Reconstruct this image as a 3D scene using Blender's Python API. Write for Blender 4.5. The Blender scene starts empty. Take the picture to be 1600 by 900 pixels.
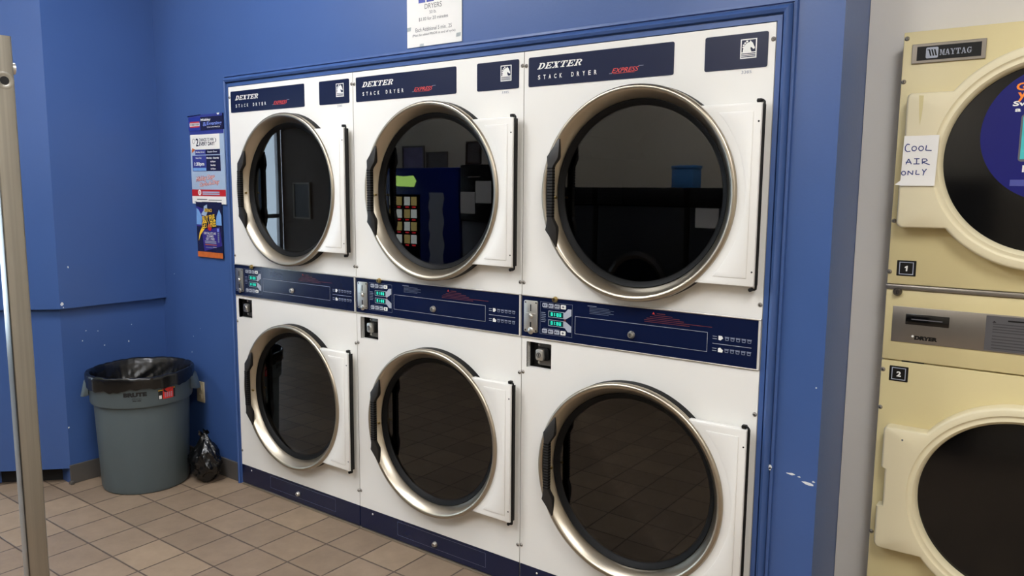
import bpy, bmesh, math, random
from mathutils import Vector, Matrix
random.seed(7)
S = bpy.context.scene
COL = S.collection
PI = math.pi

# ------------------------------------------------------------------ camera
CAM = (3.41971, -2.30236, 1.53716)
YAW, PITCH, ROLL = 0.632116, -0.127195, 0.008031
cd = bpy.data.cameras.new('camera'); cam = bpy.data.objects.new('camera', cd); COL.objects.link(cam)
cd.sensor_width = 36; cd.lens = 1207.953 / 1600 * 36; cd.clip_start = .02; cd.clip_end = 100
_f = Vector((-math.sin(YAW) * math.cos(PITCH), math.cos(YAW) * math.cos(PITCH), math.sin(PITCH)))
_r = Vector((math.cos(YAW), math.sin(YAW), 0)); _u = _r.cross(_f)
_c, _s = math.cos(ROLL), math.sin(ROLL)
R0, U0 = _r * _c + _u * _s, _u * _c - _r * _s
_m = Matrix((R0, U0, -_f)).transposed().to_4x4(); _m.translation = Vector(CAM)
cam.matrix_world = _m
S.camera = cam

# ------------------------------------------------------------------ light, world, exposure
S.view_settings.view_transform = 'Standard'; S.view_settings.look = 'None'
S.view_settings.gamma = 1; S.view_settings.use_curve_mapping = False
S.view_settings.exposure = 0.0
S.cycles.max_bounces = 8; S.cycles.diffuse_bounces = 4; S.cycles.glossy_bounces = 4
S.cycles.transparent_max_bounces = 8; S.cycles.sample_clamp_indirect = 6
S.cycles.caustics_reflective = False; S.cycles.caustics_refractive = False
LAMP = 29.0           # ceiling tube panels
DAY = 7.0             # daylight outside the shop window
CEIL = 3.2
TROFFERS = [(.55, -1.35, .6, 1.0), (-1.2, -2.7, .6, .55), (1.6, -2.9, .6, 1.0), (3.9, -1.9, .6, 1.2)]
w = bpy.data.worlds.new('sky'); S.world = w; w.use_nodes = True
bg = w.node_tree.nodes['Background']; bg.inputs[0].default_value = (.72, .86, 1, 1); bg.inputs[1].default_value = DAY

# ------------------------------------------------------------------ materials
def lin(c):
    return tuple((v / 255 / 12.92 if v / 255 <= .04045 else ((v / 255 + .055) / 1.055) ** 2.4) for v in c)
def mat(name, rgb, rough=.5, metal=0, spec=.5, vary=0, scale=8, bump=0, bscale=200, emit=0, aniso=0, coat=0, stretch=None):
    m = bpy.data.materials.new(name); m.use_nodes = True
    nt = m.node_tree; b = nt.nodes['Principled BSDF']
    c = lin(rgb) + (1,)
    b.inputs['Base Color'].default_value = c
    b.inputs['Roughness'].default_value = rough; b.inputs['Metallic'].default_value = metal
    b.inputs['Specular IOR Level'].default_value = spec
    if coat: b.inputs['Coat Weight'].default_value = coat; b.inputs['Coat Roughness'].default_value = .08
    if emit:
        b.inputs['Emission Color'].default_value = c; b.inputs['Emission Strength'].default_value = emit
    tc = nt.nodes.new('ShaderNodeTexCoord'); src = tc.outputs['Object']
    if stretch:
        mp = nt.nodes.new('ShaderNodeMapping'); mp.inputs['Scale'].default_value = stretch
        nt.links.new(src, mp.inputs[0]); src = mp.outputs[0]
    if vary:
        n = nt.nodes.new('ShaderNodeTexNoise'); n.inputs['Scale'].default_value = scale; n.inputs['Detail'].default_value = 4
        nt.links.new(src, n.inputs['Vector'])
        mx = nt.nodes.new('ShaderNodeMix'); mx.data_type = 'RGBA'
        mx.inputs[6].default_value = tuple(v * (1 - vary) for v in c[:3]) + (1,)
        mx.inputs[7].default_value = tuple(min(1, v * (1 + vary)) for v in c[:3]) + (1,)
        nt.links.new(n.outputs['Fac'], mx.inputs[0]); nt.links.new(mx.outputs[2], b.inputs['Base Color'])
    if bump:
        n2 = nt.nodes.new('ShaderNodeTexNoise'); n2.inputs['Scale'].default_value = bscale; n2.inputs['Detail'].default_value = 3
        nt.links.new(src, n2.inputs['Vector'])
        bp = nt.nodes.new('ShaderNodeBump'); bp.inputs['Strength'].default_value = bump; bp.inputs['Distance'].default_value = .002
        nt.links.new(n2.outputs['Fac'], bp.inputs['Height']); nt.links.new(bp.outputs[0], b.inputs['Normal'])
    if aniso:
        b.inputs['Anisotropic'].default_value = aniso
        t = nt.nodes.new('ShaderNodeTangent'); t.direction_type = 'RADIAL'; t.axis = 'Y'
        nt.links.new(t.outputs[0], b.inputs['Tangent'])
    return m
M = {}
def D(k, *a, **kw): M[k] = mat(k, *a, **kw)
D('blue_paint', (62, 91, 147), .33, spec=.55, vary=.06, scale=3, bump=.12, bscale=120)
D('trim_paint', (63, 91, 146), .33, spec=.5, vary=.04, scale=5)
D('white_wall', (222, 217, 208), .55, vary=.04, scale=4, bump=.1, bscale=150)
D('cream_wall', (200, 190, 172), .6, vary=.03)
D('tan_wall', (112, 90, 70), .6, vary=.05)
D('ceiling_white', (215, 213, 208), .8, vary=.03, scale=20)
D('chip', (225, 228, 230), .7)
D('base_rubber', (84, 80, 76), .45, vary=.08, scale=12)
D('black_gap', (14, 13, 13), .7)
D('enamel', (238, 236, 230), .28, spec=.5, vary=.015, scale=3)
D('enamel_edge', (205, 202, 195), .35)
D('navy', (16, 25, 56), .16, spec=.45, vary=.04, scale=6)
D('navy_label', (19, 29, 60), .26, spec=.35, vary=.04, scale=6)
D('white_ink', (236, 236, 232), .5)
D('grey_ink', (120, 128, 148), .5)
D('faint_ink', (78, 88, 112), .5)
D('pale_ink', (168, 174, 188), .5)
D('red_ink', (205, 62, 58), .5)
D('dim_red_ink', (96, 34, 40), .5)
D('nickel', (184, 174, 156), .33, 1, vary=.03, scale=14, aniso=.65)
D('steel', (214, 210, 202), .38, 1, vary=.08, scale=30)
D('steel_dark', (104, 100, 96), .35, 1, vary=.1, scale=30)
D('post_steel', (176, 173, 166), .3, 1, vary=.3, scale=6, stretch=(30, 30, .25))
D('screw_steel', (150, 144, 136), .4, .6)
D('brass', (196, 170, 110), .28, 1)
D('rubber', (7, 7, 7), .55, spec=.2)
D('black_plastic', (40, 38, 36), .45, spec=.4, vary=.1, scale=40, bump=.1, bscale=400)
D('shadow_gap', (20, 18, 16), .8)
D('drum_steel', (150, 146, 140), .4, .9)
D('teal_lit', (40, 220, 190), .5, emit=.7)
D('teal_dark', (6, 48, 50), .25, emit=.25)
D('toe_metal', (150, 138, 120), .4, .6)
D('cream_enamel', (216, 201, 150), .36, vary=.03, scale=4)
D('cream_plastic', (226, 215, 180), .42, vary=.025, scale=5)
D('stain', (210, 197, 146), .5)
D('plate_silver', (150, 143, 134), .33, .75, vary=.05, scale=20)
D('plate_grey', (96, 95, 98), .4, .3)
D('plate_ink', (62, 61, 63), .5)
D('black_gloss', (9, 9, 10), .12, spec=.5)
D('black_paint', (12, 11, 11), .45, spec=.3)
D('sticker_blue', (18, 21, 104), .4, spec=.3)
D('orange_ink', (250, 136, 26), .5)
D('phone_teal', (70, 190, 190), .4, vary=.3, scale=30)
D('bar_blue', (70, 76, 150), .5)
D('paper', (235, 233, 228), .7, vary=.015, scale=10)
D('pen_blue', (38, 56, 120), .6)
D('text_grey', (95, 95, 100), .7)
D('can_grey', (86, 98, 102), .5, vary=.05, scale=10, bump=.08, bscale=300)
D('can_mark', (20, 22, 24), .5)
D('sticker_red', (222, 44, 34), .45)
D('sticker_yellow', (232, 180, 40), .45)
D('bag_black', (10, 10, 11), .27, spec=.6, bump=.35, bscale=38)
D('outlet_beige', (205, 192, 160), .45)
D('poster_navy', (28, 28, 62), .25)
D('poster_blue', (44, 58, 150), .25)
D('poster_light', (164, 184, 208), .3, vary=.2, scale=7)
D('poster_violet', (50, 40, 126), .3, vary=.4, scale=9)
D('poster_glow', (120, 165, 220), .3, vary=.2, scale=30)
D('poster_red', (188, 34, 38), .35)
D('poster_orange', (200, 104, 40), .4, vary=.35, scale=60)
D('poster_yellow', (246, 200, 50), .4)
D('cell_blue', (52, 60, 140), .3)
D('label_blue', (120, 140, 215), .4)
D('vend_blue', (14, 38, 116), .35)
D('lit_green', (190, 240, 120), .5, emit=5)
D('lit_white', (225, 232, 225), .5, emit=2.6)
D('lit_amber', (200, 180, 110), .5, emit=2)
D('lit_red', (235, 40, 50), .5, emit=2)
D('washer_dark', (52, 54, 56), .35, .5)
D('wood_dark', (52, 36, 26), .5, vary=.2, scale=10)
D('photo_dark', (92, 84, 80), .5, vary=.5, scale=14)
D('photo_violet', (120, 110, 150), .5, vary=.5, scale=12)
D('box_blue', (70, 130, 190), .6)
D('lamp_lit', (246, 248, 252), .5, emit=LAMP)
D('lamp_frame', (225, 225, 220), .5)
D('window_frame', (150, 152, 155), .35, .8)

def floor_mat():
    m = bpy.data.materials.new('floor_tile'); m.use_nodes = True; nt = m.node_tree; L = nt.links; N = nt.nodes
    b = N['Principled BSDF']; tc = N.new('ShaderNodeTexCoord'); sp = N.new('ShaderNodeSeparateXYZ'); L.new(tc.outputs['Object'], sp.inputs[0])
    def mth(op, a, bb=None, c=None):
        n = N.new('ShaderNodeMath'); n.operation = op
        for i, v in enumerate((a, bb, c)):
            if v is None: continue
            if isinstance(v, (int, float)): n.inputs[i].default_value = v
            else: L.new(v, n.inputs[i])
        return n.outputs[0]
    T = .2055
    ux = mth('DIVIDE', mth('SUBTRACT', sp.outputs[0], .066), T); uy = mth('DIVIDE', mth('SUBTRACT', sp.outputs[1], -.403), T)
    def edge(u): return mth('SUBTRACT', .5, mth('ABSOLUTE', mth('SUBTRACT', mth('FRACT', u), .5)))
    ed = mth('MINIMUM', edge(ux), edge(uy))
    nz = N.new('ShaderNodeTexNoise'); nz.inputs['Scale'].default_value = 26; nz.inputs['Detail'].default_value = 5; L.new(tc.outputs['Object'], nz.inputs['Vector'])
    edn = mth('ADD', ed, mth('MULTIPLY', mth('SUBTRACT', nz.outputs['Fac'], .5), .016))
    rp = N.new('ShaderNodeMapRange'); rp.inputs[1].default_value = .012; rp.inputs[2].default_value = .022; L.new(edn, rp.inputs[0])
    cb = N.new('ShaderNodeCombineXYZ'); L.new(mth('FLOOR', ux), cb.inputs[0]); L.new(mth('FLOOR', uy), cb.inputs[1])
    wn = N.new('ShaderNodeTexWhiteNoise'); wn.noise_dimensions = '3D'; L.new(cb.outputs[0], wn.inputs['Vector'])
    cr = N.new('ShaderNodeValToRGB'); e = cr.color_ramp.elements
    e[0].color = lin((135, 116, 97)) + (1,); e[1].color = lin((154, 133, 110)) + (1,)
    mid = cr.color_ramp.elements.new(.5); mid.color = lin((144, 124, 104)) + (1,)
    L.new(wn.outputs['Value'], cr.inputs[0])
    n2 = N.new('ShaderNodeTexNoise'); n2.inputs['Scale'].default_value = 9; n2.inputs['Detail'].default_value = 8; n2.inputs['Roughness'].default_value = .7; L.new(tc.outputs['Object'], n2.inputs['Vector'])
    mm = N.new('ShaderNodeMapRange'); mm.inputs[1].default_value = .3; mm.inputs[2].default_value = .7; mm.inputs[3].default_value = .84; mm.inputs[4].default_value = 1.1; L.new(n2.outputs['Fac'], mm.inputs[0])
    mu = N.new('ShaderNodeMix'); mu.data_type = 'RGBA'; mu.blend_type = 'MULTIPLY'; mu.inputs[0].default_value = 1; L.new(cr.outputs[0], mu.inputs[6]); L.new(mm.outputs[0], mu.inputs[7])
    mx = N.new('ShaderNodeMix'); mx.data_type = 'RGBA'; mx.inputs[6].default_value = lin((84, 70, 60)) + (1,); L.new(rp.outputs[0], mx.inputs[0]); L.new(mu.outputs[2], mx.inputs[7])
    L.new(mx.outputs[2], b.inputs['Base Color']); b.inputs['Roughness'].default_value = .46; b.inputs['Specular IOR Level'].default_value = .4
    bp = N.new('ShaderNodeBump'); bp.inputs['Strength'].default_value = .6; bp.inputs['Distance'].default_value = .003
    L.new(mth('ADD', rp.outputs[0], mth('MULTIPLY', n2.outputs['Fac'], .25)), bp.inputs['Height']); L.new(bp.outputs[0], b.inputs['Normal'])
    return m
M['floor_tile'] = floor_mat()

def glass_mat(name, tint, ior=1.52, rough=.0):
    m = bpy.data.materials.new(name); m.use_nodes = True; nt = m.node_tree; N = nt.nodes; L = nt.links
    N.remove(N['Principled BSDF']); out = N['Material Output']
    t = N.new('ShaderNodeBsdfTransparent'); t.inputs[0].default_value = (*tint, 1)
    g = N.new('ShaderNodeBsdfGlossy'); g.inputs['Roughness'].default_value = rough
    f = N.new('ShaderNodeFresnel'); f.inputs[0].default_value = ior
    mx = N.new('ShaderNodeMixShader'); L.new(f.outputs[0], mx.inputs[0]); L.new(t.outputs[0], mx.inputs[1]); L.new(g.outputs[0], mx.inputs[2]); L.new(mx.outputs[0], out.inputs[0])
    return m
M['smoked_glass'] = glass_mat('smoked_glass', (.26, .25, .24), 1.75, .012)
M['clear_glass'] = glass_mat('clear_glass', (.9, .93, .95), 1.3)
def drum_mat():
    m = mat('drum_holes', (120, 114, 108), .45, .7); nt = m.node_tree; N = nt.nodes; L = nt.links
    b = N['Principled BSDF']; tc = N.new('ShaderNodeTexCoord'); v = N.new('ShaderNodeTexVoronoi'); v.inputs['Scale'].default_value = 75; v.inputs['Randomness'].default_value = 0
    L.new(tc.outputs['Object'], v.inputs['Vector']); r = N.new('ShaderNodeMapRange'); r.inputs[1].default_value = .3; r.inputs[2].default_value = .36; L.new(v.outputs['Distance'], r.inputs[0])
    mx = N.new('ShaderNodeMix'); mx.data_type = 'RGBA'; mx.inputs[6].default_value = (.004, .004, .004, 1); mx.inputs[7].default_value = lin((120, 114, 108)) + (1,)
    L.new(r.outputs[0], mx.inputs[0]); L.new(mx.outputs[2], b.inputs['Base Color']); return m
M['drum_holes'] = drum_mat()

# ------------------------------------------------------------------ mesh helpers
class MB:
    def __init__(s): s.bm = bmesh.new(); s.mats = []
    def mi(s, k):
        if k not in s.mats: s.mats.append(k)
        return s.mats.index(k)
    def face(s, pts, k):
        vs = [s.bm.verts.new(p) for p in pts]
        try: f = s.bm.faces.new(vs)
        except ValueError: return
        f.material_index = s.mi(k)
    def merge(s, src, k, T=None):
        i = s.mi(k); mp = {}
        for v in src.verts: mp[v] = s.bm.verts.new(T(v.co) if T else v.co)
        for f in src.faces:
            try: nf = s.bm.faces.new([mp[v] for v in f.verts]); nf.material_index = i
            except ValueError: pass
        src.free()
    def box(s, x0, x1, y0, y1, z0, z1, k, bev=0, seg=2, T=None):
        b = bmesh.new(); bmesh.ops.create_cube(b, size=1)
        for v in b.verts: v.co = Vector(((x0 + x1) / 2 + v.co.x * (x1 - x0), (y0 + y1) / 2 + v.co.y * (y1 - y0), (z0 + z1) / 2 + v.co.z * (z1 - z0)))
        if bev: bmesh.ops.bevel(b, geom=b.edges[:], offset=bev, segments=seg, affect='EDGES', profile=.5)
        s.merge(b, k, T)
    def prism(s, pts, lo, hi, k, plane='xz', bev=0, T=None):
        """extrude a 2-D outline; plane xz: along y from lo to hi, plane xy: along z"""
        b = bmesh.new(); n = len(pts)
        P = (lambda p, t: (p[0], t, p[1])) if plane == 'xz' else (lambda p, t: (p[0], p[1], t))
        A = [b.verts.new(P(p, lo)) for p in pts]; B = [b.verts.new(P(p, hi)) for p in pts]
        b.faces.new(A); b.faces.new(B[::-1])
        for i in range(n): b.faces.new((A[i], B[i], B[(i + 1) % n], A[(i + 1) % n]))
        bmesh.ops.recalc_face_normals(b, faces=b.faces[:])
        if bev:
            ed = [e for e in b.edges if e.calc_face_angle(0) > .6]
            bmesh.ops.bevel(b, geom=ed, offset=bev, segments=2, affect='EDGES', profile=.5)
        s.merge(b, k, T)
    def lathe(s, prof, k, c=(0, 0, 0), axis='y', seg=72, a0=0, a1=2 * PI, fn=None):
        """prof: (radius, height) pairs turned about the axis through c; fn(r,h,angle) may bend a point"""
        full = abs(a1 - a0 - 2 * PI) < 1e-6; n = seg if full else seg + 1; rows = []; i = s.mi(k)
        for r, h in prof:
            row = []
            for j in range(n):
                t = a0 + (a1 - a0) * j / seg; rr, hh = (fn(r, h, t) if fn else (r, h))
                p = (c[0] + rr * math.cos(t), c[1] + hh, c[2] + rr * math.sin(t)) if axis == 'y' else (c[0] + rr * math.cos(t), c[1] + rr * math.sin(t), c[2] + hh)
                row.append(p)
            if r < 1e-7: row = [row[0]]
            rows.append([s.bm.verts.new(p) for p in row])
        for A, B in zip(rows, rows[1:]):
            for j in range(seg):
                j2 = (j + 1) % n
                q = [A[j % len(A)], A[j2 % len(A)], B[j2 % len(B)], B[j % len(B)]]
                q = [v for m_, v in enumerate(q) if v not in q[:m_]]
                if len(q) > 2:
                    try: s.bm.faces.new(q).material_index = i
                    except ValueError: pass
    def tube(s, path, r, k, seg=10, cap=True):
        path = [Vector(p) for p in path]; i = s.mi(k); rows = []; up = None
        for a, p in enumerate(path):
            d = ((path[a + 1] - p) if a == 0 else (p - path[a - 1]) if a == len(path) - 1 else (path[a + 1] - p).normalized() + (p - path[a - 1]).normalized()).normalized()
            if up is None: up = d.orthogonal().normalized()
            x = (up - d * up.dot(d)).normalized(); y = d.cross(x); up = x
            rows.append([s.bm.verts.new(p + x * r * math.cos(2 * PI * j / seg) + y * r * math.sin(2 * PI * j / seg)) for j in range(seg)])
        for A, B in zip(rows, rows[1:]):
            for j in range(seg): s.bm.faces.new((A[j], A[(j + 1) % seg], B[(j + 1) % seg], B[j])).material_index = i
        if cap: s.bm.faces.new(rows[0][::-1]).material_index = i; s.bm.faces.new(rows[-1]).material_index = i
    def rect(s, x0, x1, z0, z1, y, k, T=None):
        P = [(x0, y, z0), (x1, y, z0), (x1, y, z1), (x0, y, z1)]
        s.face([T(Vector(p)) for p in P] if T else P, k)
    def poly(s, pts, y, k, T=None):
        P = [Vector((p[0], y, p[1])) for p in pts]; s.face([T(p) for p in P] if T else P, k)
    def frame(s, x0, x1, z0, z1, t, y, k, T=None):
        for a in ((x0, x1, z0, z0 + t), (x0, x1, z1 - t, z1), (x0, x0 + t, z0 + t, z1 - t), (x1 - t, x1, z0 + t, z1 - t)): s.rect(*a, y, k, T)
    def text(s, body, x0, x1, z0, z1, y, k, shear=0, bold=0, space=1, T=None, rot=0):
        """writing set flat into the rectangle x0..x1, z0..z1 at depth y, read from -y"""
        key = (body, bold, space)
        if key not in TEXTS:
            cu = bpy.data.curves.new('lettering', 'FONT'); cu.body = body; cu.size = 1; cu.offset = bold; cu.space_character = space; cu.resolution_u = 3
            o = bpy.data.objects.new('lettering', cu); COL.objects.link(o)
            bpy.context.view_layer.update(); dg = bpy.context.evaluated_depsgraph_get()
            me = bpy.data.meshes.new_from_object(o.evaluated_get(dg)); bpy.data.objects.remove(o); bpy.data.curves.remove(cu)
            TEXTS[key] = ([v.co.copy() for v in me.vertices], [tuple(p.vertices) for p in me.polygons]); bpy.data.meshes.remove(me)
        V, Fs = TEXTS[key]
        if not V: return
        ax, bx = min(v.x for v in V), max(v.x for v in V); ay, by = min(v.y for v in V), max(v.y for v in V)
        vs = []; ca, sa = math.cos(rot), math.sin(rot); cx, cz = (x0 + x1) / 2, (z0 + z1) / 2
        for v in V:
            z = z0 + (v.y - ay) / (by - ay) * (z1 - z0); x = x0 + (v.x - ax) / (bx - ax) * (x1 - x0) + shear * (z - cz)
            x, z = cx + (x - cx) * ca - (z - cz) * sa, cz + (x - cx) * sa + (z - cz) * ca
            p = Vector((x, y, z)); vs.append(s.bm.verts.new(T(p) if T else p))
        i = s.mi(k)
        for f in Fs:
            try: s.bm.faces.new([vs[j] for j in f]).material_index = i
            except ValueError: pass
    def obj(s, name, parent=None, smooth=35, recalc=False):
        if recalc: bmesh.ops.recalc_face_normals(s.bm, faces=s.bm.faces[:])
        me = bpy.data.meshes.new(name); s.bm.to_mesh(me); s.bm.free()
        for k in s.mats: me.materials.append(M[k])
        if smooth:
            me.polygons.foreach_set('use_smooth', [True] * len(me.polygons)); me.set_sharp_from_angle(angle=math.radians(smooth))
        o = bpy.data.objects.new(name, me); COL.objects.link(o)
        if parent: o.parent = parent
        return o
TEXTS = {}
def tag(o, label=None, cat=None, group=None, kind=None):
    for k, v in (('label', label), ('category', cat), ('group', group), ('kind', kind)):
        if v: o[k] = v
    return o
def thing(name, label, cat, loc=(0, 0, 0), group=None):
    o = bpy.data.objects.new(name, None); o.empty_display_size = .1; COL.objects.link(o); o.location = loc
    return tag(o, label, cat, group)
def struct(o): o['kind'] = 'structure'; return o
def copy_tree(o, parent=None):
    c = o.copy(); COL.objects.link(c)
    if parent: c.parent = parent
    for ch in [q for q in bpy.data.objects if q.parent == o]: copy_tree(ch, c)
    return c
def arc(cx, cz, r, a0, a1, n): return [(cx + r * math.cos(a0 + (a1 - a0) * i / n), cz + r * math.sin(a0 + (a1 - a0) * i / n)) for i in range(n + 1)]
def rrect(x0, x1, z0, z1, r, n=4):
    return arc(x1 - r, z1 - r, r, 0, PI / 2, n) + arc(x0 + r, z1 - r, r, PI / 2, PI, n) + arc(x0 + r, z0 + r, r, PI, 1.5 * PI, n) + arc(x1 - r, z0 + r, r, 1.5 * PI, 2 * PI, n)

# ------------------------------------------------------------------ room shell
W = .89; H = 2.02; NX = 3 * W           # the three dryers span x 0..NX
XC = 2.852                               # outer corner where the wall steps back
WY = .012                                # painted wall face beside the dryers
m = MB(); m.box(-4.5, 5.2, -4.2, 1.0, -.1, 0, 'floor_tile'); struct(m.obj('floor', smooth=0))
m = MB(); m.box(-4.5, 5.2, -4.2, 1.0, CEIL, CEIL + .08, 'ceiling_white'); struct(m.obj('ceiling', smooth=0))
m = MB()
m.box(-.70, -.004, WY, .12, 0, CEIL, 'blue_paint'); m.box(-.004, NX + .004, WY, .12, H + .004, CEIL, 'blue_paint'); m.box(NX + .004, XC, WY, .42, 0, CEIL, 'blue_paint', 0)
# chipped paint
def chip(x, z, sx, sz, y=WY - .0006, n=9, slope=0):
    pts = []
    for i in range(n):
        t = 2 * PI * i / n; q = random.uniform(.5, 1); px = sx * q * math.cos(t); pts.append((x + px, z + sz * q * math.sin(t) + slope * px))
    m.poly(pts, y, 'chip')
for q in ((2.776, .69, .02, .005), (2.826, .672, .022, .007, ), (2.80, .686, .006, .003), (2.842, .68, .006, .004), (2.834, .966, .003, .003), (2.69, .70, .006, .009), (-.58, 1.06, .004, .003), (-.42, .73, .003, .004), (-.44, .64, .003, .006), (-.60, .55, .003, .003), (-.35, .78, .002, .003)): chip(*q)
struct(m.obj('wall_back', smooth=0))
m = MB(); m.box(XC + .001, 5.2, .30, .42, 0, CEIL, 'white_wall'); struct(m.obj('wall_right_recess', smooth=0)).name = 'wall_recess'
m = MB()
A = [(-.70, WY), (-.70, -.54), (-1.0, -.84), (-1.15, -.69), (-.82, -.40), (-.82, .12), (-.70, .12)]
m.prism([(-.70, .12), (-.70, -.54), (-.82, -.54), (-.82, .12)], 0, CEIL, 'blue_paint', 'xy')
m.prism([(-.70, -.54), (-1.0, -.84), (-1.09, -.75), (-.79, -.45)], .082, CEIL, 'blue_paint', 'xy')
# upper part of the wall stands forward of the lower part
m.prism([(-.672, WY), (-.672, -.551), (-.99, -.869), (-1.0, -.8405), (-.6999, -.5401), (-.6999, WY)], .921, CEIL, 'blue_paint', 'xy')
def chipL(x, y, z, s):
    m.face([(x + .0006, y + s * math.cos(t) * random.uniform(.5, 1), z + s * 1.3 * math.sin(t) * random.uniform(.5, 1)) for t in [i * PI / 3 for i in range(6)]], 'chip')
for q in ((-.672, -.50, 1.13, .006), (-.672, -.54, .945, .010), (-.672, -.535, .928, .005), (-.70, -.42, .79, .004), (-.70, -.44, .74, .004), (-.70, -.33, .70, .004), (-.70, -.36, .78, .003), (-.70, -.20, .70, .005), (-.70, -.535, .30, .005), (-.70, -.18, .79, .003)): chipL(*q)
struct(m.obj('wall_left', smooth=0))
m = MB(); m.prism([(-.752, -.50), (-1.04, -.788), (-1.06, -.77), (-.78, -.47)], 0, .081, 'black_gap', 'xy'); struct(m.obj('trim_1', smooth=0))
m = MB(); m.box(-4.4, -1.09, -.84, -.74, 0, CEIL, 'tan_wall'); m.box(-1.09, -1.0, -.84, -.75, 0, CEIL, 'blue_paint'); struct(m.obj('wall_side', smooth=0))
m = MB(); m.box(-4.4, -3.0, -3.72, -3.62, 0, CEIL, 'tan_wall'); m.box(-3.0, 5.2, -3.72, -3.62, 0, CEIL, 'cream_wall'); struct(m.obj('wall_front', smooth=0))
m = MB(); m.box(5.1, 5.2, -3.62, .3, 0, CEIL, 'cream_wall'); struct(m.obj('wall_right', smooth=0))
# shop window on the far left
m = MB()
m.box(-4.5, -4.4, -3.62, -.84, 0, .25, 'tan_wall'); m.box(-4.5, -4.4, -3.62, -.84, 2.35, CEIL, 'tan_wall'); struct(m.obj('wall_window', smooth=0))
wn = MB(); wn.box(-4.46, -4.455, -3.55, -.9, .28, 2.32, 'clear_glass'); wo = struct(wn.obj('window_1', smooth=0))
f = MB()
for y in (-3.60, -2.72, -1.84, -.90): f.box(-4.48, -4.42, y - .03, y + .03, .25, 2.35, 'window_frame')
for z in (.25, 1.15, 2.29): f.box(-4.475, -4.425, -3.6, -.88, z, z + .05, 'window_frame')
f.obj('window_frame', wo, 0)
# baseboards
m = MB(); m.box(-.6895, -.045, .001, WY, 0, .1, 'base_rubber', .002); struct(m.obj('baseboard_back', smooth=0))
m = MB(); m.box(-.6995, -.690, -.545, WY - .001, 0, .1, 'base_rubber', .002); m.box(-.6995, -.676, -.552, -.535, 0, .018, 'base_rubber', .003); struct(m.obj('baseboard_left', smooth=0))

# moulding round the dryers: profile across its width (0 at the dryers, 1 outside), height off the wall
PROF = [(0, -.002), (0, .012), (.26, .012), (.29, .006), (.33, .006), (.37, .020), (.52, .025), (.66, .021), (.74, .012), (.77, .005), (.80, .005), (.83, .011), (.97, .010), (1, -.002)]
m = MB()
wl, wt, wr = .036, .062, .056
def moulding(p0, p1, q0, q1):
    """strip from corner 0 to corner 1; p inside line, q outside line (x, z)"""
    rows = []
    for u, h in PROF:
        rows.append([m.bm.verts.new((a[0] + (b[0] - a[0]) * u, WY - h, a[1] + (b[1] - a[1]) * u)) for a, b in ((p0, q0), (p1, q1))])
    for a, b in zip(rows, rows[1:]): m.bm.faces.new((a[0], a[1], b[1], b[0])).material_index = m.mi('trim_paint')
TL, TR = (-.001, H + .003), (NX + .001, H + .003)
OL, OR = (-wl, H + wt), (NX + wr, H + wt)
moulding(TL, TR, OL, OR); moulding((TL[0], 0), TL, (OL[0], 0), OL); moulding(TR, (TR[0], 0), OR, (OR[0], 0))
for z, s in ((.702, .006), (.696, .004)):
    m.face([(NX + .046 + s * math.cos(t), WY - .0125, z + 1.3 * s * math.sin(t)) for t in [i * PI / 3 for i in range(6)]], 'chip')
struct(m.obj('trim_2', smooth=40))

# ------------------------------------------------------------------ stack dryers
DX, UZ, LZ = .462, 1.523, .546           # door centre, upper and lower door heights
RH = .305                                # opening radius in the panel
def hole_panel(m, x0, x1, z0, z1, cz, y, k, kedge, depth=.02, r=RH):
    ang = sorted(set([2 * PI * i / 96 for i in range(96)] + [math.atan2(z - cz, x - DX) % (2 * PI) for x in (x0, x1) for z in (z0, z1)]))
    inn, out = [], []
    for t in ang:
        c, s = math.cos(t), math.sin(t); d = 1e9
        if c > 1e-9: d = min(d, (x1 - DX) / c)
        if c < -1e-9: d = min(d, (x0 - DX) / c)
        if s > 1e-9: d = min(d, (z1 - cz) / s)
        if s < -1e-9: d = min(d, (z0 - cz) / s)
        inn.append((DX + r * c, cz + r * s)); out.append((DX + d * c, cz + d * s))
    n = len(ang); i = m.mi(k); j = m.mi(kedge)
    V = lambda L, yy: [m.bm.verts.new((p[0], yy, p[1])) for p in L]
    a, b = V(inn, y), V(out, y); a2, b2 = V(inn, y + depth), V(out, y + depth)
    for q in range(n):
        w_ = (q + 1) % n
        m.bm.faces.new((a[q], b[q], b[w_], a[w_])).material_index = i
        m.bm.faces.new((b[q], b2[q], b2[w_], b[w_])).material_index = j
        m.bm.faces.new((a[q], a[w_], a2[w_], a2[q])).material_index = j

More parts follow.
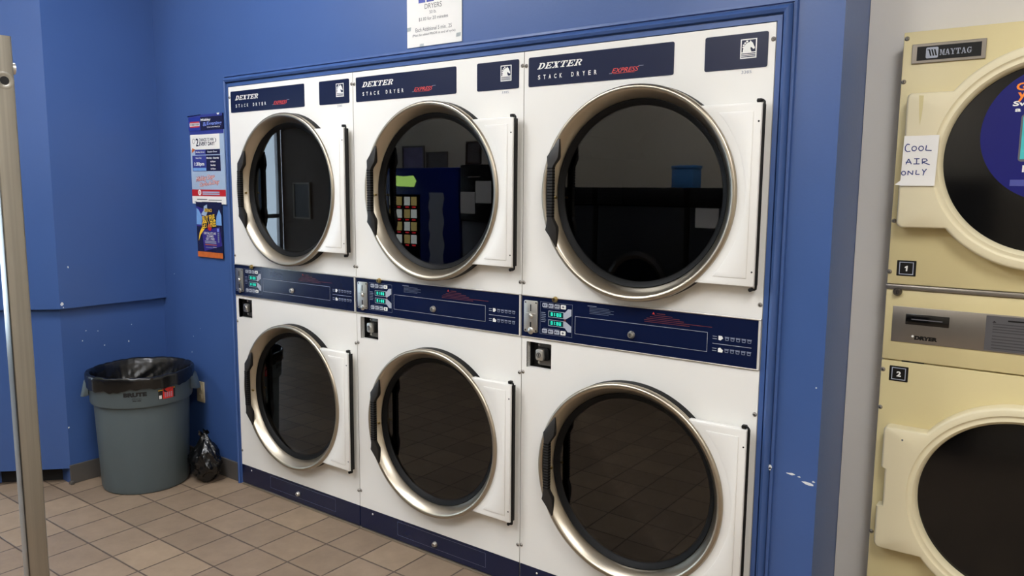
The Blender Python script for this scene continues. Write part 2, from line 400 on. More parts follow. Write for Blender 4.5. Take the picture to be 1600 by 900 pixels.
# slab-serif capitals for the maker's name, each in a unit box
def bowl(cx, cz, ro, zo, ri, zi, n=8):
    o = arc(0, 0, 1, PI / 2, -PI / 2, n); return [[(cx + ro * o[i][0], cz + zo * o[i][1]), (cx + ro * o[i + 1][0], cz + zo * o[i + 1][1]), (cx + ri * o[i + 1][0], cz + zi * o[i + 1][1]), (cx + ri * o[i][0], cz + zi * o[i][1])] for i in range(n)]
def rc(a, b, c, d): return [(a, b), (c, b), (c, d), (a, d)]
SLAB = {
 'D': [rc(.12, 0, .38, 1), rc(0, 0, .5, .13), rc(0, .87, .5, 1)] + bowl(.48, .5, .52, .5, .25, .37),
 'E': [rc(.12, 0, .38, 1), rc(0, 0, 1, .13), rc(0, .87, 1, 1), rc(.38, .44, .72, .56), rc(.86, 0, 1, .32), rc(.86, .68, 1, 1), rc(.62, .33, .72, .67)],
 'X': [[(.06, .95), (.40, .95), (.94, .05), (.60, .05)], [(.72, .95), (.86, .95), (.28, .05), (.12, .05)], rc(-.04, .88, .5, 1), rc(.6, .88, 1.0, 1), rc(0, 0, .4, .12), rc(.5, 0, 1.04, .12)],
 'T': [rc(.37, 0, .63, 1), rc(.2, 0, .8, .13), rc(0, .87, 1, 1), rc(0, .65, .13, 1), rc(.87, .65, 1, 1)],
 'R': [rc(.12, 0, .38, 1), rc(0, 0, .5, .13), rc(0, .87, .5, 1), [(.5, .45), (.74, .45), (1.04, 0), (.78, 0)], rc(.74, 0, 1.08, .12)] + bowl(.48, .71, .46, .29, .22, .17)}
SLAB.update({
 'M': [rc(.08, 0, .18, 1), rc(.76, 0, .98, 1), rc(-.02, 0, .3, .1), rc(.66, 0, 1.08, .1), rc(-.02, .9, .2, 1), rc(.8, .9, 1.08, 1), [(.1, 1), (.34, 1), (.60, .12), (.46, .12)], [(.76, 1), (.84, 1), (.56, .12), (.48, .12)]],
 'A': [[(.38, 1), (.56, 1), (.2, 0), (.1, 0)], [(.40, 1), (.62, 1), (1.0, 0), (.74, 0)], rc(.24, .3, .78, .4), rc(0, 0, .34, .1), rc(.62, 0, 1.08, .1)],
 'Y': [rc(.40, 0, .64, .5), [(.02, 1), (.30, 1), (.62, .44), (.42, .44)], [(.82, 1), (.94, 1), (.60, .44), (.50, .44)], rc(.28, 0, .78, .1), rc(-.04, .9, .42, 1), rc(.68, .9, 1.08, 1)],
 'G': [rc(.72, .08, .92, .46), rc(.56, .38, 1.04, .48), rc(.84, .66, .93, 1)] + [[(.52 + .46 * math.cos(t), .5 + .5 * math.sin(t)), (.52 + .46 * math.cos(t + .36), .5 + .5 * math.sin(t + .36)), (.52 + .24 * math.cos(t + .36), .5 + .4 * math.sin(t + .36)), (.52 + .24 * math.cos(t), .5 + .4 * math.sin(t))] for t in [.8 + .36 * q for q in range(13)]]})
def slab_word(m, word, x0, x1, z0, z1, y, k, shear):
    n = len(word); pitch = (x1 - x0) / n
    for i, ch in enumerate(word):
        for p in SLAB[ch]:
            pts = [(x0 + pitch * i + .88 * pitch * u + shear * (v - .5) * (z1 - z0), z0 + v * (z1 - z0)) for u, v in p]
            if sum(pts[a][0] * pts[(a + 1) % 4][1] - pts[(a + 1) % 4][0] * pts[a][1] for a in range(4)) < 0: pts.reverse()
            m.poly(pts, y, k)

def screw_mesh(r=.0062, k='screw_steel'):
    m = MB(); m.lathe([(0, -.004), (r * .55, -.0038), (r, -.0015), (r * 1.15, 0)], k, seg=14); m.box(-r * .5, r * .5, -.0042, -.0036, -r * .11, r * .11, 'black_gap'); m.box(-r * .11, r * .11, -.0042, -.0036, -r * .5, r * .5, 'black_gap')
    return m
dry = thing('stack_dryer', 'white stack dryer nearest the trash can, leftmost of the three in the blue wall', 'dryer', (0, 0, 0), 'stack dryers in the blue wall')
X0, X1 = .0015, W - .0015
m = MB()
for a in ((X0 + .004, X0 + .012, .02, .62, .03, H - .004), (X1 - .012, X1 - .004, .02, .62, .03, H - .004), (X0 + .012, X1 - .012, .02, .62, .03, .04), (X0 + .012, X1 - .012, .02, .62, H - .014, H - .004), (X0 + .012, X1 - .012, .60, .62, .04, H - .014)): m.box(*a, 'shadow_gap')
m.obj('cabinet', dry, 0)
m = MB(); hole_panel(m, X0, X1, 1.1535, H, UZ, 0, 'enamel', 'enamel_edge'); m.obj('upper_front_panel', dry, 0)
m = MB(); hole_panel(m, X0, X1, .108, .868, LZ, 0, 'enamel', 'enamel_edge')
kx0, kx1, kz0, kz1 = .026, .132, .884, .980
m.box(X0, kx0, 0, .02, .868, .996, 'enamel'); m.box(kx1, X1, 0, .02, .868, .996, 'enamel'); m.box(kx0, kx1, 0, .02, .868, kz0, 'enamel'); m.box(kx0, kx1, 0, .02, kz1, .996, 'enamel')
m.obj('lower_front_panel', dry, 0)
# seam strip seen between neighbours
m = MB(); m.box(X1, X1 + .0014, .004, .03, .0, H - .002, 'enamel_edge'); m.obj('seam_strip', dry, 0)
# name plate
m = MB(); Y = -.0015
m.prism(rrect(.020, .5744, 1.8963, 1.9975, .006), Y, .0, 'navy_label', bev=0)
yy = Y - .0004
slab_word(m, 'DEXTER', .063, .243, 1.9545, 1.9755, yy, 'white_ink', .55)
x = .061
for word, gx in (('STACK', .0), ('DRYER', .137)):
    for i, ch in enumerate(word): m.text(ch, .061 + gx + i * .0225, .061 + gx + i * .0225 + .0095, 1.9195, 1.9345, yy, 'white_ink', bold=.02)
m.text('EXPRESS', .358, .452, 1.9185, 1.9335, yy, 'red_ink', shear=.5, bold=.012)
m.rect(.345, .356, 1.9165, 1.9185, yy, 'grey_ink'); m.rect(.452, .470, 1.9335, 1.9355, yy, 'grey_ink'); m.poly([(.360, 1.9160), (.440, 1.9160), (.438, 1.9172), (.360, 1.9172)], yy, 'red_ink')
m.obj('name_plate', dry, 0)
m = MB(); m.prism(rrect(.6756, .868, 1.8963, 1.9975, .006), Y, .0, 'navy_label')
m.rect(.786, .835, 1.925, 1.981, yy, 'white_ink'); y2 = yy - .0003
m.rect(.7895, .8315, 1.9435, 1.978, y2, 'navy_label'); y3 = y2 - .0003
m.poly([(.7935, 1.9435), (.794, 1.951), (.797, 1.9595), (.8025, 1.9665), (.8085, 1.9705), (.8135, 1.9715), (.8155, 1.9765), (.8185, 1.9722), (.8225, 1.9690), (.8255, 1.9625), (.8295, 1.9545), (.8285, 1.9515), (.8250, 1.9505), (.8195, 1.9560), (.8165, 1.9565), (.8165, 1.9510), (.8195, 1.9435)], y3, 'white_ink')
for i, (a, b) in enumerate(((.7925, 1.9575), (.7935, 1.9635), (.7975, 1.9690), (.8030, 1.9735))): m.poly([(a - .0015, b), (a + .003, b - .003), (a + .0065, b + .001), (a + .002, b + .003)], y3, 'white_ink')
m.rect(.789, .832, 1.9375, 1.9400, y2, 'navy_label'); m.rect(.789, .832, 1.9330, 1.9352, y2, 'navy_label'); m.rect(.789, .832, 1.9285, 1.9310, y2, 'navy_label')
m.obj('logo_plate', dry, 0)
m = MB(); m.box(.788, .826, -.0008, 0, 1.880, 1.893, 'enamel'); m.text('3385', .792, .822, 1.882, 1.8905, -.0012, 'grey_ink'); m.obj('number_sticker', dry, 0)
# control panel
cp = MB(); z0, z1 = .999, 1.1495
cp.box(X0 + .001, .8815, -.003, .03, z0, z1, 'navy')
cp.box(X0 + .0003, X1 - .0003, -.006, .03, z1, z1 + .004, 'steel', .001); cp.box(X0 + .0003, X1 - .0003, -.006, .03, z0 - .003, z0, 'steel', .001); cp.box(.8815, X1, -.006, .03, z0, z1, 'enamel_edge')
y = -.0035
def textlines(m, x0, z, n, wid, dz, h, k, y, jit=.3):
    rr = random.Random(int(x0 * 1000) + n)
    for i in range(n): m.rect(x0, x0 + wid * (1 - jit * rr.random()), z - i * dz - h, z - i * dz, y, k)
cp.rect(.282, .318, 1.1360, 1.1385, y, 'grey_ink'); textlines(cp, .290, 1.1330, 5, .105, .0052, .0018, 'faint_ink', y)
for i, (a, b) in enumerate(((.536, .60), (.52, .625), (.508, .640), (.500, .735), (.500, .66))): cp.rect(a, b, 1.1290 - i * .0058, 1.1308 - i * .0058, y, 'dim_red_ink')
cp.poly([(.528, 1.1330), (.538, 1.1330), (.533, 1.1410)], y, 'red_ink'); cp.rect(.545, .575, 1.1350, 1.1375, y, 'dim_red_ink')
for zz, flip in ((1.0815, 1), (1.0435, -1)):
    cp.rect(.738, .752, zz + .003, zz + .0045, y, 'pale_ink'); cp.rect(.738, .752, zz - .0045, zz - .003, y, 'pale_ink')
    cp.poly([(.757, zz + .007), (.757, zz - .006), (.764, zz - .0075 * 1), (.772, zz), (.768, zz + .007)] if flip > 0 else [(.757, zz - .007), (.771, zz - .007), (.773, zz), (.764, zz + .0075), (.757, zz + .005)], y, 'white_ink')
    for i in range(5):
        a = .778 + i * .0176
        cp.poly([(a + .0015, zz - .006), (a + .0115, zz - .006), (a + .013, zz + .004), (a, zz + .004)], y, 'grey_ink'); cp.poly([(a + .003, zz - .004), (a + .010, zz - .004), (a + .011, zz + .001), (a + .002, zz + .001)], y - .0003, 'navy'); cp.rect(a - .0008, a + .0138, zz + .004, zz + .006, y, 'grey_ink')
cp.rect(.738, .862, 1.0615, 1.0630, y, 'pale_ink')
cpo = cp.obj('control_panel', dry, 0)
# coin slot plate
m = MB(); m.prism(rrect(.014, .075, 1.017, 1.134, .006), -.0075, -.003, 'steel', bev=.001)
m.box(.0425, .0465, -.008, -.0065, 1.095, 1.120, 'black_gap'); m.box(.0415, .0475, -.008, -.0065, 1.027, 1.055, 'black_gap')
m.lathe([(0, -.014), (.006, -.0135), (.009, -.0105), (.0095, -.0075)], 'steel', (.0445, 0, 1.0765), seg=18)
m.box(.024, .065, -.0095, -.0075, 1.083, 1.088, 'steel', .001); m.lathe([(0, -.010), (.010, -.0095), (.013, -.0075)], 'steel', (.0445, 0, 1.0225), seg=18)
for a in (.021, .068):
    for b in (1.024, 1.127): m.lathe([(0, -.009), (.003, -.0085), (.0035, -.0075)], 'steel_dark', (a, 0, b), seg=10)
m.obj('coin_plate', cpo, 35)
m = MB(); m.frame(.084, .221, 1.0165, 1.1345, .0009, -.0036, 'grey_ink')
for zz in (1.1225, 1.0285):
    for i in range(4):
        a = .094 + i * .0262
        m.prism(rrect(a, a + .0215, zz - .0075, zz + .0075, .003), -.0052, -.003, 'white_ink' if i == 3 else 'pale_ink', bev=.0006)
        yb = -.0055
        if i == 3: m.poly([(a + .0062, zz - .0013), (a + .0152, zz - .0013), (a + .0152, zz + .0013), (a + .0062, zz + .0013)], yb, 'navy'); m.poly([(a + .0094, zz - .0045), (a + .012, zz - .0045), (a + .012, zz + .0045), (a + .0094, zz + .0045)], yb, 'navy')
        else: m.rect(a + .003, a + .0075, zz - .0028, zz + .0028, yb, 'navy'); m.rect(a + .009, a + .018, zz + .0005, zz + .0022, yb, 'navy'); m.rect(a + .009, a + .016, zz - .0025, zz - .0010, yb, 'navy')
    m.rect(.098, .17, zz - .0105, zz - .0095, -.0036, 'grey_ink') if zz > 1.1 else m.rect(.098, .17, zz + .0098, zz + .0108, -.0036, 'grey_ink')
m.poly([(.185, 1.0795), (.193, 1.0795), (.217, 1.094), (.217, 1.117), (.203, 1.117), (.1905, 1.1035), (.185, 1.1035)], -.0037, 'pale_ink')
m.poly([(.185, 1.0480), (.190, 1.0480), (.203, 1.0345), (.217, 1.0345), (.217, 1.0560), (.193, 1.0715), (.185, 1.0715)], -.0037, 'pale_ink')
m.rect(.186, .194, 1.0725, 1.0785, -.0036, 'dim_red_ink'); textlines(m, .088, 1.096, 6, .022, .0066, .0022, 'grey_ink', -.0036)
m.obj('keypad', cpo, 0)
def display(zz):
    m = MB(); m.frame(.1205, .1855, zz - .0115, zz + .0115, .0016, -.0046, 'pale_ink'); m.box(.122, .184, -.0042, -.003, zz - .010, zz + .010, 'teal_dark')
    for ch, a in zip('01:00', (.131, .142, .1505, .1555, .1665)):
        if ch == ':': m.rect(a, a + .002, zz + .002, zz + .004, -.0046, 'teal_lit'); m.rect(a, a + .002, zz - .004, zz - .002, -.0046, 'teal_lit')
        elif ch == '1': m.rect(a + .003, a + .0055, zz - .006, zz + .006, -.0046, 'teal_lit')
        else: m.frame(a, a + .008, zz - .006, zz + .006, .0021, -.0046, 'teal_lit'); m.rect(a + .002, a + .006, zz - .001, zz + .001, -.0046, 'teal_lit')
    return m
display(1.0925).obj('display', cpo, 0); display(1.0605).obj('display', cpo, 0)
m = MB(); m.prism(rrect(.2335, .7205, 1.0335, 1.0945, .005), -.0045, -.003, 'navy', bev=.0008)
m.frame(.2325, .7215, 1.0325, 1.0955, .0012, -.0042, 'pale_ink')
m.obj('cash_drawer', cpo, 0)
def lock_mesh(k='steel', r=.011):
    m = MB(); m.lathe([(0, -.013), (r * .78, -.0128), (r * .92, -.011), (r, -.007), (r * 1.15, -.005), (r * 1.2, 0)], k, seg=24); m.box(-r * .12, r * .12, -.0135, -.0125, -r * .5, r * .5, 'black_gap'); m.lathe([(r * .42, -.0134), (r * .5, -.0134)], 'black_gap', seg=16)
    return m
o = lock_mesh().obj('drawer_lock', cpo); o.location = (.455, -.0035, 1.0555)
o = lock_mesh('brass', .009).obj('panel_lock', dry); o.location = (.150, -.005, 1.1475)
# card-reader bay with a cylinder lock
m = MB()
m.box(kx0, kx1, .045, .05, kz0, kz1, 'black_gap'); m.box(kx0 - .003, kx0, .0, .05, kz0, kz1, 'black_gap'); m.box(kx1, kx1 + .003, .0195, .05, kz0, kz1, 'black_gap'); m.box(kx0, kx1, .02, .05, kz1, kz1 + .003, 'black_gap'); m.box(kx0, kx1, .02, .05, kz0 - .003, kz0, 'black_gap')
for a, b in ((rrect(kx0 - .0025, kx1 + .0025, kz0 - .0025, kz1 + .0025, .005), 0),):
    pass
bay = m.obj('lock_bay', dry, 0)
m = MB(); m.prism(rrect(.058, .130, .893, .976, .005), .024, .030, 'steel_dark', bev=.001)
m.prism(rrect(.068, .114, .913, .961, .010), .010, .024, 'rubber', bev=.003)
for b in (.902, .967):
    for a in (.064, .124): m.lathe([(0, .020), (.004, .021), (.005, .024)], 'steel', (a, 0, b), seg=12)
m.obj('bracket', bay, 35)
m = MB(); m.prism(rrect(-.017, .017, -.021, .021, .009), -.008, .012, 'steel', bev=.003); m.lathe([(0, -.0125), (.011, -.012), (.013, -.008)], 'steel', seg=24); m.box(-.0015, .0015, -.0132, -.0122, -.006, .006, 'black_gap'); m.lathe([(.0075, -.0128), (.009, -.0128)], 'black_gap', seg=20)
o = m.obj('cylinder_lock', bay, 35); o.location = (.082, .004, .936)
# kick panel
m = MB(); m.box(X0 + .001, X1 - .001, -.001, .03, .0125, .1055, 'navy', .001); m.frame(.2365, .7245, .0355, .0965, .0008, -.0014, 'grey_ink')
m.box(X0, X1, -.006, .03, .0, .0085, 'toe_metal', .001)
kp = m.obj('kick_panel', dry, 0)
o = lock_mesh('steel', .010).obj('kick_lock', kp); o.location = (.455, -.001, .0565)
o = screw_mesh(.004, 'steel').obj('kick_screw', kp); o.location = (.082, -.001, .089)
s0 = None
for a, b in ((.0095, 1.971), (.882, 1.973), (.0075, 1.197), (.881, 1.197), (.0075, .862), (.881, .857), (.0075, .182), (.881, .178)):
    if s0 is None: s0 = screw_mesh().obj('screw', dry); o = s0
    else: o = s0.copy(); COL.objects.link(o)
    o.location = (a, -.0005, b)
# --- doors
HP = .269
def arcp(r, h): t = math.asin(h / r); return [(r * math.cos(u), r * math.sin(u)) for u in [t - 2 * t * i / 24 for i in range(25)]]
def door(zc, label=None):
    m = MB()
    m.prism([(x + DX, z + zc) for x, z in arcp(.3465, HP)] + [(.873, zc - HP), (.873, zc + HP)], -.044, -.016, 'enamel', bev=.004)
    m.prism([(x + DX, z + zc) for x, z in arcp(.374, HP - .024)] + [(.850, zc - HP + .024), (.850, zc + HP - .024)], -.0462, -.043, 'enamel', bev=.0018)
    for dz in (.215, -.225): m.lathe([(0, -.0452), (.0028, -.0446), (.003, -.044)], 'black_gap', (.8655, 0, zc + dz), seg=8)
    d = m.obj('door', dry, 40)
    m = MB(); m.lathe([(.340, -.025), (.3475, -.027), (.3495, -.033), (.3495, -.043), (.347, -.0495), (.341, -.053), (.335, -.0515), (.329, -.046), (.310, -.018), (.3065, -.008)], 'nickel', (DX, 0, zc), seg=128)
    m.obj('ring', d, 50)
    m = MB(); m.lathe([(.3500, .0), (.3490, -.0262), (.334, -.0265)], 'rubber', (DX, 0, zc), seg=96)
    m.lathe([(.3075, -.009), (.305, -.0105), (.302, -.009), (.291, .001), (.284, .008), (.284, .022)], 'rubber', (DX, 0, zc), seg=96)
    m.obj('gasket', d, 50)
    m = MB(); m.lathe([(0, .004), (.14, .0042), (.2865, .005), (.2865, .0095), (0, .0095)], 'smoked_glass', (DX, 0, zc), seg=96, )
    m.obj('glass_pane', d, 50, True)
    m = MB(); m.lathe([(.30, .022), (.325, .04), (.330, .06), (.330, .50)], 'drum_holes', (DX, 0, zc), seg=64); m.lathe([(.330, .50), (.30, .51), (0, .51)], 'drum_steel', (DX, 0, zc), seg=64)
    for t in (.5, 2.6, 4.7):
        c, s = math.cos(t), math.sin(t)
        m.prism([(DX + .33 * math.cos(t + .12), zc + .33 * math.sin(t + .12)), (DX + .25 * c, zc + .25 * s), (DX + .33 * math.cos(t - .12), zc + .33 * math.sin(t - .12))], .06, .49, 'drum_steel')
    m.obj('drum', d, 40)
    # pull handle bent away from the ring
    m = MB(); sec = [(.1855, .184, .1885, -.048, -.054), (.150, .160, .1895, -.045, -.060), (.126, .1430, .189, -.044, -.063), (.118, .1440, .187, -.044, -.064), (.096, .149, .173, -.050, -.068), (.088, .149, .1705, -.051, -.069), (-.082, .149, .1705, -.051, -.069), (-.090, .149, .173, -.050, -.068), (-.114, .1430, .184, -.044, -.064), (-.126, .1390, .185, -.044, -.063), (-.150, .157, .184, -.045, -.060), (-.184, .1775, .1815, -.048, -.054)]
    rows = [[m.bm.verts.new(p) for p in ((a, yb, zc + z), (a, yf, zc + z), (b, yf, zc + z), (b, yb, zc + z))] for z, a, b, yb, yf in sec]
    i = m.mi('black_plastic')
    for A_, B_ in zip(rows, rows[1:]):
        for q in range(4): m.bm.faces.new((A_[q], A_[(q + 1) % 4], B_[(q + 1) % 4], B_[q])).material_index = i
    m.bm.faces.new(rows[0]).material_index = i; m.bm.faces.new(rows[-1][::-1]).material_index = i
    bmesh.ops.recalc_face_normals(m.bm, faces=m.bm.faces[:])
    bmesh.ops.bevel(m.bm, geom=[e for e in m.bm.edges if e.calc_face_angle(0) > .9], offset=.0018, segments=2, affect='EDGES', profile=.5)
    for q in range(17): m.box(.1495, .1712, -.0705, -.052, zc - .080 + q * .0102, zc - .080 + q * .0102 + .0052, 'rubber', .0008, 1)
    m.obj('handle', d, 30)
    m = MB(); m.tube([(.853, -.030, zc + HP + .006), (.871, -.030, zc + HP + .0065), (.8755, -.031, zc + HP + .002), (.8765, -.032, zc + HP - .02), (.8765, -.032, zc - HP + .012), (.8755, -.031, zc - HP - .006), (.871, -.030, zc - HP - .009), (.860, -.030, zc - HP - .008)], .0036, 'black_paint')
    m.box(.8732, .8755, -.036, -.016, zc - HP + .004, zc + HP - .004, 'shadow_gap'); m.box(.854, .868, -.036, -.020, zc + HP + .001, zc + HP + .012, 'black_paint', .002); m.lathe([(0, -.038), (.006, -.036), (.006, -.020)], 'black_paint', (.860, 0, zc - HP - .010), seg=12)
    m.obj('hinge_rod', d, 40)
    m = MB(); m.tube([(.1455, -.016, zc - .014), (.1555, -.020, zc - .014)], .0022, 'brass', 8); m.lathe([(0, -.0235), (.0045, -.022), (.005, -.0155)], 'brass', (.1585, 0, zc - .014), seg=14)
    o = m.obj('latch_pin', d, 40); o.location = (.002, -.012, 0); o['label'] = 'small brass pin'
    return d
door(UZ); door(LZ)
d2 = copy_tree(dry); d2.location.x = W; d2['label'] = 'white stack dryer in the middle of the three, under the paper price sign'
d3 = copy_tree(dry); d3.location.x = 2 * W; d3['label'] = 'white stack dryer nearest the cream dryer, rightmost of the three in the blue wall'

# ------------------------------------------------------------------ cream stacked dryer in the recess
FY, BY = .22, .299
may = thing('coin_dryer', 'cream stacked dryer with numbers 1 and 2, right of the blue corner', 'dryer', (3.344, FY, 0))
may_inv = Matrix.Translation((-3.344, -FY, 0))
def mo(m, name, parent=may, sm=35):
    o = m.obj(name, parent, sm)
    if parent is may: o.location = (-3.344, -FY, 0)
    return o
ML, MR = 2.966, 3.722
m = MB(); m.box(ML + .004, MR - .004, FY + .012, BY, 0, 1.985, 'cream_enamel'); mo(m, 'cabinet', sm=0)
m = MB(); m.box(ML, MR, FY, FY + .012, 1.266, 1.993, 'cream_enamel', .003); mo(m, 'upper_panel')
m = MB(); m.box(ML, MR, FY, FY + .012, .12, 1.0335, 'cream_enamel', .003); mo(m, 'lower_panel')
m = MB(); m.box(ML + .01, MR - .01, FY + .02, FY + .03, 0, .12, 'black_paint'); mo(m, 'toe_kick', sm=0)
m = MB(); m.box(ML - .002, MR, FY - .006, FY + .012, 1.251, 1.265, 'plate_silver', .003); mo(m, 'metal_strip')
m = MB(); m.box(ML, MR, FY, FY + .012, 1.0375, 1.250, 'cream_enamel', .003)
m.box(3.02, 3.08, FY + .004, FY + .012, 1.0325, 1.0385, 'black_gap'); cf = mo(m, 'control_fascia')
m = MB(); yb = FY - .003
m.box(2.988, 3.700, yb, FY, 1.094, 1.2005, 'plate_silver', .0012)
m.box(3.228, 3.70, yb - .0006, yb, 1.098, 1.1965, 'plate_grey'); yt = yb - .001
m.poly([(3.243, 1.1775), (3.253, 1.1775), (3.248, 1.1825)], yt, 'black_gap'); m.rect(3.28, 3.45, 1.183, 1.187, yt, 'black_paint')
textlines(m, 3.245, 1.175, 4, .28, .0075, .0028, 'plate_ink', yt, .25); textlines(m, 3.245, 1.141, 5, .28, .0085, .0028, 'plate_ink', yt, .25)
m.text('DRYER', 3.051, 3.112, 1.1050, 1.1170, yb - .0005, 'black_paint', shear=.12, bold=.075); m.lathe([(0, -.0006), (.0035, -.0004)], 'white_ink', (3.046, yb, 1.1145), seg=10)
m.obj('control_plate', cf)
m = MB(); m.box(3.024, 3.138, yb - .0016, yb, 1.1495, 1.1805, 'black_gloss', .001); textlines(m, 3.04, 1.167, 1, .082, .006, .003, 'text_grey', yb - .0019); m.obj('display', cf)
o = lock_mesh('steel_dark', .0105).obj('panel_lock', cf); o.location = (2.997, FY - .002, 1.2435)
def plaque(n, z):
    m = MB(); m.prism(rrect(2.990, 3.0415, z, z + .046, .002), FY - .0012, FY, 'black_paint'); m.frame(2.9965, 3.035, z + .0045, z + .0415, .0022, FY - .0016, 'pale_ink')
    if n == '1': m.poly([(3.0145, z + .0145), (3.0185, z + .0145), (3.0195, z + .0305), (3.0165, z + .0305), (3.0115, z + .027), (3.0115, z + .0235), (3.0150, z + .0250)], FY - .0016, 'white_ink')
    else: m.text(n, 3.010, 3.0225, z + .0145, z + .0305, FY - .0016, 'white_ink', bold=.04)
    mo(m, 'number_plaque', sm=0)
plaque('1', 1.2915); plaque('2', .973)
m = MB(); m.box(2.990, 3.1735, FY - .005, FY, 1.902, 1.9565, 'plate_silver', .0015); m.box(3.0035, 3.1625, FY - .0058, FY - .004, 1.910, 1.9485, 'black_paint'); yt = FY - .0062
m.prism(rrect(3.0265, 3.0575, 1.9145, 1.9445, .004), yt - .0003, yt, 'pale_ink')
for i in range(3): m.poly([(3.0325 + i * .0068, 1.9385), (3.0365 + i * .0068, 1.9385), (3.0415 + i * .0068, 1.9205), (3.0375 + i * .0068, 1.9205)], yt - .0006, 'black_paint')
m.rect(3.030, 3.036, 1.9365, 1.9390, yt - .0006, 'black_paint')
slab_word(m, 'MAYTAG', 3.0615, 3.1405, 1.9205, 1.9365, yt - .0002, 'pale_ink', 0); mo(m, 'badge', sm=0)
for a, b in ((2.9745, 1.975), (2.973, 1.854), (2.974, 1.453), (2.971, 1.302), (2.972, 1.004), (2.9715, .886), (2.9705, .487), (2.970, .30)):
    o = screw_mesh(.0058).obj('screw', may); o.location = (a - 3.344, -.0005, b)
def cream_door(cz, first):
    cx = 3.344; R = .301
    t1 = math.asin(.187 / R); t2 = math.asin(.193 / R)
    a = arc(cx, cz, R, -PI + t2, PI - t1, 96)             # round part, from lower left round the right to upper left
    zt, zb = cz + .187, cz - .193
    xt, xb = 2.993, 2.991
    n = 14
    tab = [(a[-1][0] + (xt + .012 - a[-1][0]) * i / n, zt) for i in range(1, n)]
    tab += arc(xt + .012, zt - .012, .012, PI / 2, PI, 5)
    l0, l1 = zt - .012, zb + .016
    nz0, nz1 = cz + .062, cz - .064                        # finger notch in the left edge
    if True:
        k = [(xt, l0 + (nz0 - l0) * i / 8) for i in range(1, 9)] + [(xt + .0105, nz0 - .005 + (nz1 - nz0 + .01) * i / 10) for i in range(11)] + [(xb - .004, nz1 + (l1 - nz1) * i / 8) for i in range(0, 8)]
    tab += k + arc(xb - .004 + .016, zb + .016, .016, PI, 1.5 * PI, 5)
    tab += [(xb + .012 + (a[0][0] - xb - .012) * i / n, zb) for i in range(1, n)]
    out = a + tab
    prof = [(0, FY - .001), (0, FY - .040), (.003, FY - .046), (.008, FY - .048)]
    m = MB(); rows = []; i0 = m.mi('cream_plastic')
    for ins, y in prof:
        row = []
        for x, z in out:
            dx, dz = x - cx, z - cz; L = math.hypot(dx, dz); q = (L - ins) / L; row.append(m.bm.verts.new((cx + dx * q, y, cz + dz * q)))
        rows.append(row)
    for r, y in ((.278, FY - .048), (.2745, FY - .044), (.270, FY - .0435), (.262, FY - .0455), (.2545, FY - .040), (.2505, FY - .018)):
        rows.append([m.bm.verts.new((cx + r * (x - cx) / math.hypot(x - cx, z - cz), y, cz + r * (z - cz) / math.hypot(x - cx, z - cz))) for x, z in out])
    N_ = len(out)
    for A_, B_ in zip(rows, rows[1:]):
        for q in range(N_): m.bm.faces.new((A_[q], A_[(q + 1) % N_], B_[(q + 1) % N_], B_[q])).material_index = i0
    bmesh.ops.recalc_face_normals(m.bm, faces=m.bm.faces[:])
    if first: m.poly([(3.024, zt - .008), (3.036, zt - .009), (3.035, zt - .05), (3.031, zt - .092), (3.027, zt - .06)], FY - .0486, 'stain')
    else:
        m.lathe([(0, -.0487), (.003, -.0485)], 'text_grey', (3.046, FY, cz + .155), seg=8)
    d = mo(m, 'door', sm=45)
    m = MB(); m.lathe([(0, FY - .028), (.12, FY - .0275), (.252, FY - .020), (.252, FY - .012), (0, FY - .012)], 'black_gloss', (cx, 0, cz), seg=96); m.obj('glass_pane', d, 50)
    return d
dA = cream_door(1.629, True); dB = cream_door(.6535, False)
m = MB(); sy = FY - .0302; sx, sz = 3.359, 1.694
m.lathe([(0, -.0004), (.18, -.0002), (.18, .0006)], 'sticker_blue', (sx, sy, sz), seg=72); yt = sy - .0008
m.text('Get', 3.253, 3.309, 1.8075, 1.8280, yt, 'orange_ink', bold=.03); m.text('your', 3.2575, 3.330, 1.7790, 1.8030, yt, 'orange_ink', bold=.03)
m.text('Switch to', 3.2485, 3.370, 1.7675, 1.7805, yt, 'white_ink', bold=.03, shear=.15); m.text('a Smart', 3.2545, 3.350, 1.7525, 1.7640, yt, 'white_ink', bold=.03, shear=.15)
m.prism(rrect(3.270, 3.345, 1.6210, 1.7450, .008), yt - .0004, yt, 'text_grey'); m.rect(3.2745, 3.3405, 1.6275, 1.739, yt - .0008, 'phone_teal')
m.rect(3.2820, 3.2865, 1.5930, 1.6110, yt, 'white_ink'); m.rect(3.2565, 3.46, 1.5560, 1.5730, yt, 'bar_blue')
m.obj('round_sticker', dA, 0)

# note taped to the upper cream door
nt = thing('paper_note', 'white handwritten paper note reading COOL AIR ONLY on the cream door', 'note', (3.037, FY - .0495, 1.625))
def bend(v): return Vector((v.x - 3.037, v.y - (FY - .0495) + (-.004 * max(0, (1.60 - v.z) / .05) ** 2 if v.z < 1.60 else 0) - .02 * max(0, (3.003 - v.x)) , v.z - 1.625))
m = MB(); N_ = 10
i = m.mi('paper')
g = [[m.bm.verts.new(bend(Vector((2.9925 + .0885 * a / N_ + .003 * (b / N_) - .0015, FY - .0497, 1.5555 + .141 * b / N_)))) for a in range(N_ + 1)] for b in range(N_ + 1)]
for b in range(N_):
    for a in range(N_): m.bm.faces.new((g[b][a], g[b][a + 1], g[b + 1][a + 1], g[b + 1][a])).material_index = i
m.face([bend(Vector(p)) for p in ((2.9935, FY - .0505, 1.5575), (2.9935, FY - .0505, 1.572), (2.978, FY - .053, 1.5585))], 'paper')
